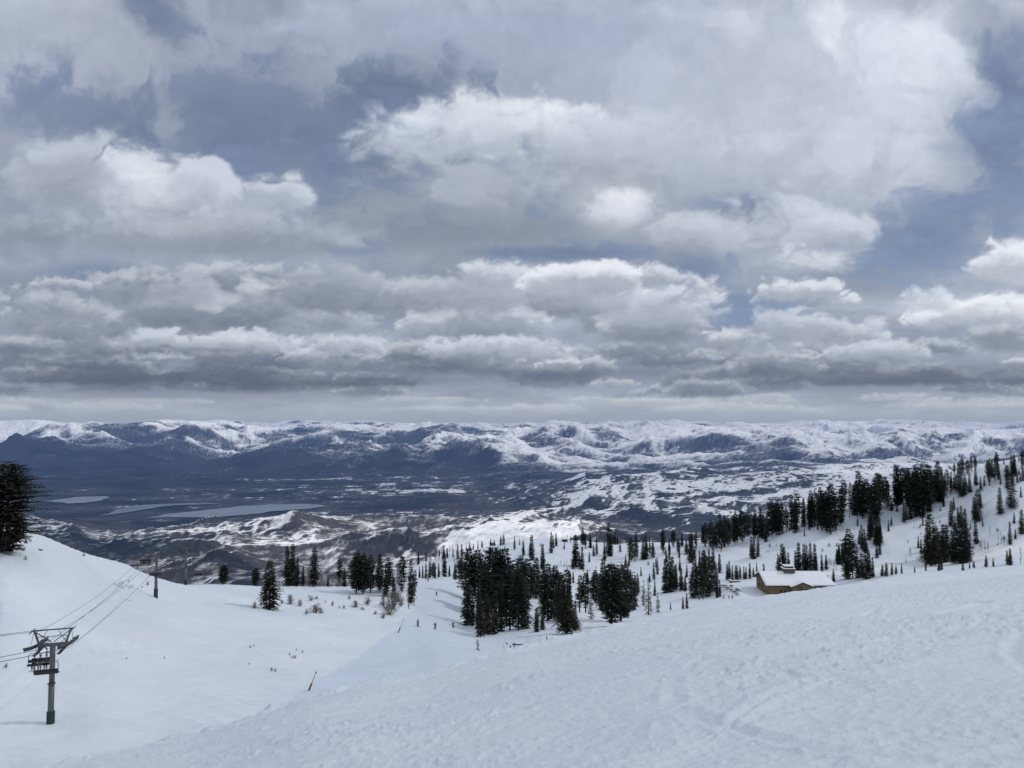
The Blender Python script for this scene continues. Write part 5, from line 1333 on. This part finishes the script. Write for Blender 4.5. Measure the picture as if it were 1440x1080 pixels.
def hole(px, py, rx, ry, amt, rot=0.0):
    global ALPHA
    c, s_ = math.cos(math.radians(rot)), math.sin(math.radians(rot))
    dx = PX - px; dy = PY - py
    X = (dx * c + dy * s_) / rx; Y = (-dx * s_ + dy * c) / ry
    r = np.sqrt(X * X + Y * Y)
    g = 1 - r + 0.75 * FB + 0.55 * WS
    ALPHA = ALPHA * (1 - .82 * amt * sstep(-0.30, 0.85, g))
def gauss_n(px, py, rx, ry, rot=0.0):
    return np.clip(gauss(px, py, rx, ry, rot) * (1 + 1.3 * FB + .8 * WS), 0, 1)
def gauss(px, py, rx, ry, rot=0.0):
    c, s_ = math.cos(math.radians(rot)), math.sin(math.radians(rot))
    dx = PX - px; dy = PY - py
    return np.exp(-(((dx * c + dy * s_) / rx) ** 2 + ((-dx * s_ + dy * c) / ry) ** 2))

hole(410, 195, 330, 100, .80, 6); hole(560, 130, 130, 55, .85, -5); hole(210, 20, 75, 38, .7, 40)
hole(110, 165, 150, 45, .45); hole(640, 240, 60, 30, .4)
hole(815, 357, 130, 15, .85); hole(965, 385, 75, 42, .8); hole(1050, 445, 80, 42, .8); hole(1045, 290, 75, 22, .55)
hole(1405, 150, 75, 140, .85, 8); hole(1285, 345, 135, 62, .75, -18); hole(1180, 385, 80, 20, .3); hole(130, 388, 60, 22, .5)
hole(510, 345, 35, 16, .45); hole(1430, 270, 90, 60, .5, -30); hole(700, 355, 60, 10, .4)

# broad tonal shaping of the veil
def tint(g, colr, amt):
    global RGB
    RGB = mix3(RGB, np.broadcast_to(colr, shape + (3,)), np.clip(g * amt, 0, 1))
tint(gauss(60, 60, 200, 110), col3(182, 190, 206), .6)
tint(gauss(820, 60, 300, 90), col3(172, 181, 204), .6)
tint(gauss(1150, 130, 260, 150), col3(200, 208, 226), .75)
tint(gauss(700, 300, 330, 60), col3(150, 158, 171), .7)
tint(gauss(1000, 210, 330, 60), col3(176, 184, 198), .6)

def puff(x, y, octs=4, seed=0, gain=0.5):
    s = 0; a = 1.0; t = 0
    for i in range(octs):
        n = perlin(x, y, seed + i * 17)
        s = s + a * (np.sqrt(n * n + 0.012) - 0.1); t += a
        a *= gain; x, y = (x * 0.8 - y * 0.6) * 2.05 + 3.7, (x * 0.6 + y * 0.8) * 2.05 + 1.3
    return s / t

def cloud(px, py, rx, ry, top, mid, bot, amt=1.0, edge=0.30, rough=0.75, flat=0.55, seed=0, light=1.0, rot=0.0):
    """one cumulus bank: rounded lit top, flat grey base"""
    global RGB, ALPHA
    c, s_ = math.cos(math.radians(rot)), math.sin(math.radians(rot))
    m_ = (np.abs(PX - px) < rx * 1.7) & (np.abs(PY - py) < ry * 2.5)
    rr = np.where(m_.any(axis=1))[0]; cc = np.where(m_.any(axis=0))[0]
    if not len(rr) or not len(cc): return
    sl = (slice(rr[0], rr[-1] + 1), slice(cc[0], cc[-1] + 1))
    dx = PX[sl] - px; dy = PY[sl] - py
    X = (dx * c + dy * s_) / rx; Y = (-dx * s_ + dy * c) / ry     # Y down
    Yf = np.where(Y > 0, Y / flat, Y)
    r = np.abs(X) ** 3.0 + Yf * Yf
    us = Uq[sl] + seed * 7.7; vs = V[sl] + seed * 3.1
    k_ = 1.0 / max(14.0, min(ry * 1.05, 75.0))
    us = dx * k_ * 0.8 + seed * 7.7 + FB[sl] * 0.35; vs = dy * k_ * 1.15 + seed * 3.1
    w1 = fbm(us * 0.8, vs * 0.8, 3, 600 + seed) * .5; w2 = fbm(us * 0.8 + 7, vs * 0.8 + 3, 3, 601 + seed) * .5
    b3 = puff(us * 0.8 + w1, vs * 0.8 + w2, 5, 602 + seed, 0.5)
    fb = fbm(us * 0.55 + w2, vs * 0.55 + w1, 7, 604 + seed, 0.58)
    H = 1 - r + rough * ((b3 - 0.25) * 1.5 + fb * 0.85)
    a = sstep(-0.02, edge * 1.75 * (1 + 2.0 * np.clip(Yf, 0, 1)), H) * amt
    # sunlight soaking in from above and the right through the cloud's own thickness
    dens = np.clip(H + 0.1, 0, 1.0)
    dep = np.zeros_like(dens); prev = 0.0
    for f_ in (.03, .07, .12, .19, .28, .40, .56, .78):
        sh = f_ * ry * (1.0 if ry < 60 else 60 / ry) * 1.6 / 1.55
        k1 = int(round(sh)); k2 = int(round(sh * .45))
        if k1 < 1: k1 = 1
        dep += np.roll(np.roll(dens, -k1, 0), -k2, 1) * (f_ - prev); prev = f_
    T_ = np.exp(-2.6 * dep)
    t = np.clip(-0.03 + 1.0 * T_ ** .9 * light - 0.22 * np.clip(Y, -1, 1.2) + 0.34 * fb + 0.35 * (b3 - .25), 0, 1)
    colr = np.where((t > .5)[..., None], mix3(np.broadcast_to(mid, t.shape + (3,)), np.broadcast_to(top, t.shape + (3,)), sstep(.5, 1.0, t)),
                    mix3(np.broadcast_to(bot, t.shape + (3,)), np.broadcast_to(mid, t.shape + (3,)), sstep(0, .5, t)))
    A0 = ALPHA[sl]; A1 = a + A0 * (1 - a)
    RGB[sl] = (colr * a[..., None] + RGB[sl] * (A0 * (1 - a))[..., None]) / np.maximum(A1, 1e-4)[..., None]
    ALPHA[sl] = A1

W = col3(233, 238, 246); W2 = col3(208, 215, 228); G = col3(172, 180, 194); G2 = col3(150, 158, 173); D1 = col3(128, 137, 153); D2 = col3(106, 115, 132); D3 = col3(90, 100, 117)
# --- far, low banks first (back to front)
LT, MT, DT = col3(188,195,206), col3(158,166,180), col3(132,141,157)
for i in range(26):
    rnd = random.Random(900 + i)
    cloud(rnd.uniform(-150, 1590), rnd.uniform(558, 578), rnd.uniform(40, 130), rnd.uniform(6, 12), col3(200,206,214), col3(180,187,198), col3(160,169,182), .75, .5, .8, .7, 40 + i)
for i in range(60):
    rnd = random.Random(940 + i)
    y = 552 - 60 * rnd.random() ** 1.2; sc = (600 - y) / 90
    cloud(rnd.uniform(-150, 1590), y, rnd.uniform(45, 110) * (.6 + .6 * sc), rnd.uniform(13, 20) * (.55 + .6 * sc), LT, col3(134,143,160), col3(104,114,134), .88, .38, 1.0, .8, 80 + i)
cloud(200, 535, 240, 22, col3(136,145,161), col3(106,116,134), D3, .92, .45, .9, .6, 3)
cloud(440, 540, 180, 18, col3(136,145,161), col3(108,118,136), D3, .9, .45, .9, .6, 4)
cloud(1200, 537, 170, 16, col3(150,158,174), col3(116,125,146), col3(102,111,134), .9, .45, .9, .6, 5)
cloud(866, 541, 36, 10, col3(212,216,224), G, G2, .9, .35, .8, .7, 11)
for i in range(56):
    rnd = random.Random(1100 + i)
    y = rnd.uniform(395, 520); sc = (600 - y) / 130
    if 990 < (xx := rnd.uniform(-120, 1560)) < 1110 and y < 480: continue
    w_ = rnd.uniform(42, 100) * (.55 + .45 * sc)
    br = rnd.random()
    cloud(xx, y, w_, w_ * rnd.uniform(.30, .46), mix3(LT, W, np.array(br * .8)), mix3(DT, G, np.array(br)), mix3(D2, G2, np.array(br * .7)), .9, .32, 1.05, .8, 150 + i)
cloud(310, 484, 130, 26, W2, G, D2, .95, .3, 1.0, .7, 13)
cloud(490, 492, 60, 24, W2, G, D1, .8, .35, 1.0, .7, 14)
cloud(700, 494, 110, 28, W2, G, D1, .9, .35, 1.0, .7, 9)
cloud(930, 440, 110, 44, W2, G, G2, .9, .35, 1.1, .7, 17)
cloud(1150, 465, 110, 42, W2, G, G2, .85, .4, 1.1, .7, 18)
cloud(1230, 500, 90, 26, W2, G, D1, .85, .35, 1.0, .7, 19)
cloud(1370, 448, 100, 38, W, G, G2, .95, .28, 1.0, .65, 20)
cloud(1300, 425, 50, 30, W2, G, G2, .9, .3, 1.0, .7, 221)
cloud(1430, 385, 80, 52, W, col3(186,193,205), G2, .95, .28, 1.0, .65, 21)
# --- the middle tier
cloud(260, 420, 60, 34, col3(196,203,216), G, G2, .85, .35, .8, .6, 22)
cloud(165, 422, 60, 32, G, G2, D1, .8, .35, .8, .6, 23)
cloud(560, 425, 120, 40, col3(190,198,211), G2, D1, .92, .35, 1.0, .7, 24); cloud(640, 415, 90, 40, col3(196,203,215), G2, D1, .92, .35, 1.0, .7, 224); cloud(450, 415, 110, 38, G, G2, D1, .9, .35, 1.0, .7, 225)
cloud(690, 400, 80, 42, col3(216,222,233), G, G2, .92, .25, .9, .6, 25)
cloud(825, 400, 98, 40, W, G, G2, .97, .16, .75, .75, 26)
cloud(740, 432, 200, 36, G, col3(158,165,180), D1, .8, .5, .8, .5, 27)
cloud(20, 330, 140, 40, G, G2, D1, .85, .4, .8, .5, 28)
cloud(300, 345, 260, 60, col3(186,194,208), G2, D1, .9, .5, .8, .45, 29)
cloud(110, 262, 120, 75, col3(192,200,214), col3(166,174,190), G2, .9, .4, .9, .6, 30)
cloud(225, 285, 105, 72, W2, col3(184,192,206), G2, .92, .38, 1.15, .7, 31); cloud(330, 320, 80, 40, col3(192,200,213), G, G2, .8, .4, 1.0, .7, 231)
cloud(192, 232, 52, 38, W, W2, G, .8, .4, .9, .8, 32)
cloud(375, 285, 80, 50, W2, col3(176,184,199), G2, .9, .4, .9, .6, 33)
# --- the great cloud on the right
cloud(1090, 330, 150, 62, W2, col3(190,197,209), G2, .9, .45, 1.0, .7, 34); cloud(980, 335, 80, 42, W2, col3(190,197,209), G2, .85, .45, 1.0, .7, 234); cloud(1170, 340, 70, 50, W2, G, G2, .85, .4, 1.0, .7, 235)
cloud(1150, 372, 75, 27, W2, col3(192,199,212), G2, .85, .5, 1.1, .8, 35)
cloud(780, 250, 340, 125, col3(200,207,221), col3(180,188,202), G2, .93, .6, 1.0, .7, 36); cloud(600, 215, 130, 70, W2, col3(188,196,210), G, .8, .5, 1.1, .8, 236); cloud(880, 210, 150, 60, W2, col3(188,196,210), G, .6, .6, 1.1, .8, 237)
cloud(690, 175, 150, 60, W, col3(200,208,222), G, .85, .45, .9, .7, 37)
cloud(800, 165, 60, 24, W, W2, col3(190,198,212), .7, .5, .8, .8, 38)
cloud(870, 298, 62, 44, col3(228,232,238), W2, G, .8, .8, 1.2, .8, 39)
cloud(1130, 150, 290, 190, col3(214,221,235), col3(196,203,220), col3(178,186,202), .8, .7, .8, .7, 140)
cloud(1270, 90, 110, 110, col3(222,229,242), col3(206,214,230), col3(190,198,216), .8, .6, .8, .8, 141)
cloud(60, 50, 200, 95, col3(186,194,210), col3(172,180,197), G2, .75, .6, .9, .7, 142)
cloud(700, 40, 380, 75, col3(182,190,210), col3(168,176,199), col3(158,166,188), .8, .6, .9, .7, 143)
cloud(1440, 20, 90, 45, col3(196,202,218), col3(176,184,203), G2, .7, .6, .9, .7, 144)
# bright hearts and bright edges
for (a, b, c_, d, amt) in [(205,245,45,38,.35),(215,292,60,30,.25),(862,290,44,36,.42),(1168,30,26,60,.5),(1285,90,70,90,.35),(725,165,130,20,.3),(1150,372,60,14,.35),(820,378,70,16,.3),(330,478,100,10,.25),(1330,432,110,14,.3),(1250,215,160,60,.2)]:
    tint(gauss_n(a, b, c_, d), col3(236, 240, 246), amt * 1.15)
# heavier, darker bases in the low tiers
for (a, b, c_, d, amt) in [(230,530,300,28,.75),(560,522,240,22,.5),(60,500,200,24,.45),(420,445,200,20,.30),(1180,528,240,20,.6),(1400,530,120,18,.55),(880,520,160,18,.35),(980,470,160,24,.25),(60,420,160,40,.25),(640,330,300,28,.35),(360,400,260,26,.28),(60,320,120,30,.2)]:
    tint(gauss_n(a, b, c_, d), col3(92, 103, 124), amt)
# fine vapour texture over everything
RGB = RGB * (1 + 0.10 * (BF - 0.2) + 0.07 * WS + 0.05 * FB)[..., None]
# pale band along the horizon, soft haze into it
hz = sstep(545, 575, PY)
tint(hz * (0.6 + 0.4 * WS), col3(178, 186, 197), .55)
tint(sstep(572, 592, PY), col3(150, 162, 180), .75)
ALPHA = ALPHA + (1 - ALPHA) * sstep(520, 560, PY)
# outside the picture: a bright overcast that lights the slope
outw = np.clip(sstep(-60, -500, PY) + sstep(44, 60, np.abs(np.degrees(AZ))), 0, 1)
n_o = fbm(CX * 1.2, CYY * 1.2, 6, 700)
ocol = col3(205, 213, 226) * (1 + 0.35 * n_o)[..., None] * SKY_GAIN
RGB = mix3(RGB, ocol, outw); ALPHA = ALPHA + (np.clip(0.93 + 0.0 * n_o, 0, 1) - ALPHA) * outw
# unseen cloud opacity, shaped to shade the near slope and light the far hills
t_ = (DZ * R_SKY + 400) / L[2]
GX = DX * R_SKY - t_ * L[0]; GY = DY * R_SKY - t_ * L[1]
pg = np.abs(GX) / np.maximum(np.abs(GY), 100)
Tr = np.interp(GY, [-3000, 1000, 1800, 2600, 5000, 6000, 9000, 11500, 13500, 60000], [.27, .27, .38, .55, .60, .45, .45, .40, .80, .9])
Tr = Tr + fbm(GX / 3800, GY / 3800, 4, 720) * 0.45 * sstep(1500, 3000, GY)
Tr = Tr + 0.42 * np.exp(-(((GX - 60) / 800) ** 2 + ((GY - 3300) / 900) ** 2))
Tr = Tr - 0.6 * np.exp(-(((GX + 5200) / 3300) ** 2 + ((GY - 11500) / 2200) ** 2))
Tr = np.clip(Tr, 0.06, 0.97)
lit = (np.abs(GX) < 60000) & (GY > -15000) & (GY < 75000) & (np.degrees(AZ) > 50) & (np.degrees(AZ) < 125) & (e_deg > 15)
edgef = sstep(-15000, -6000, GY) * (1 - sstep(62000, 75000, GY)) * (1 - sstep(45000, 60000, np.abs(GX)))
ALPHA = np.where(lit, ALPHA + ((1 - Tr) - ALPHA) * edgef, ALPHA)
vio = col3(128, 140, 167)
veil = 1 - ALPHA
wsp = vio * (1 + .30 * np.clip(WS * 1.3 + .5 * FB + .1, -.3, 1))[..., None]
RGB = mix3(RGB, wsp, np.where(lit, 0, np.clip(veil * 1.6, 0, 1)) * (1 - outw))
ALPHA = np.where(lit, ALPHA, np.maximum(ALPHA, .66))
RGB = np.clip(RGB, 0, 2); ALPHA = np.clip(ALPHA, 0, 1)
PS = np.stack([DX * R_SKY, DY * R_SKY, DZ * R_SKY], -1)
k = NT('sky_clouds')
at = k.n('ShaderNodeAttribute', attribute_name='cloud'); aa_ = k.n('ShaderNodeAttribute', attribute_name='cover')
em = k.n('ShaderNodeEmission'); tp = k.n('ShaderNodeBsdfTransparent'); ms = k.n('ShaderNodeMixShader')
k.l(at.outputs['Color'], em.inputs['Color']); k.l(aa_.outputs['Fac'], ms.inputs[0]); k.l(tp.outputs[0], ms.inputs[1]); k.l(em.outputs[0], ms.inputs[2])
k.l(ms.outputs[0], k.out.inputs[0]); k.m.cycles.emission_sampling = 'NONE'
sky = structure(grid_mesh('sky', PS, {'cloud': RGB, 'cover': ALPHA}, k.m))
print('sky', round(time.time() - T0, 1))

# ================================================================== LIGHT, WORLD, CAMERA
w = bpy.data.worlds.new('World'); scene.world = w; w.use_nodes = True
nt = w.node_tree; nt.nodes.clear()
wo = nt.nodes.new('ShaderNodeOutputWorld'); bg = nt.nodes.new('ShaderNodeBackground'); st = nt.nodes.new('ShaderNodeTexSky')
st.sky_type = 'NISHITA'; st.sun_disc = False; st.sun_elevation = SUN_EL; st.sun_rotation = SUN_AZ
st.altitude = 2400; st.air_density = 1.0; st.dust_density = 0.6
bg.inputs['Strength'].default_value = 0.07
nt.links.new(st.outputs[0], bg.inputs[0]); nt.links.new(bg.outputs[0], wo.inputs[0])
sl_ = bpy.data.lights.new('sun', 'SUN'); sl_.energy = 3.4; sl_.angle = math.radians(0.53); sl_.color = (1.0, 0.95, 0.88)
so = bpy.data.objects.new('sun', sl_); COL.objects.link(so)
so.rotation_euler = Vector((-L[0], -L[1], -L[2])).to_track_quat('-Z', 'Y').to_euler(); so.location = (300, 0, 300)
cam = bpy.data.cameras.new('camera'); co = bpy.data.objects.new('camera', cam); COL.objects.link(co)
cam.sensor_width = 36; cam.lens = F / 1440 * 36; cam.clip_end = 400000; cam.clip_start = 0.1
co.location = (0, 0, 0); co.rotation_euler = (math.pi / 2 + PITCH, 0, 0)
scene.camera = co
scene.view_settings.view_transform = 'Standard'; scene.view_settings.look = 'None'; scene.view_settings.exposure = 0
scene.render.engine = 'CYCLES'
scene.cycles.max_bounces = 6; scene.cycles.diffuse_bounces = 3; scene.cycles.transparent_max_bounces = 12
scene.cycles.use_denoising = True
print('done', round(time.time() - T0, 1))
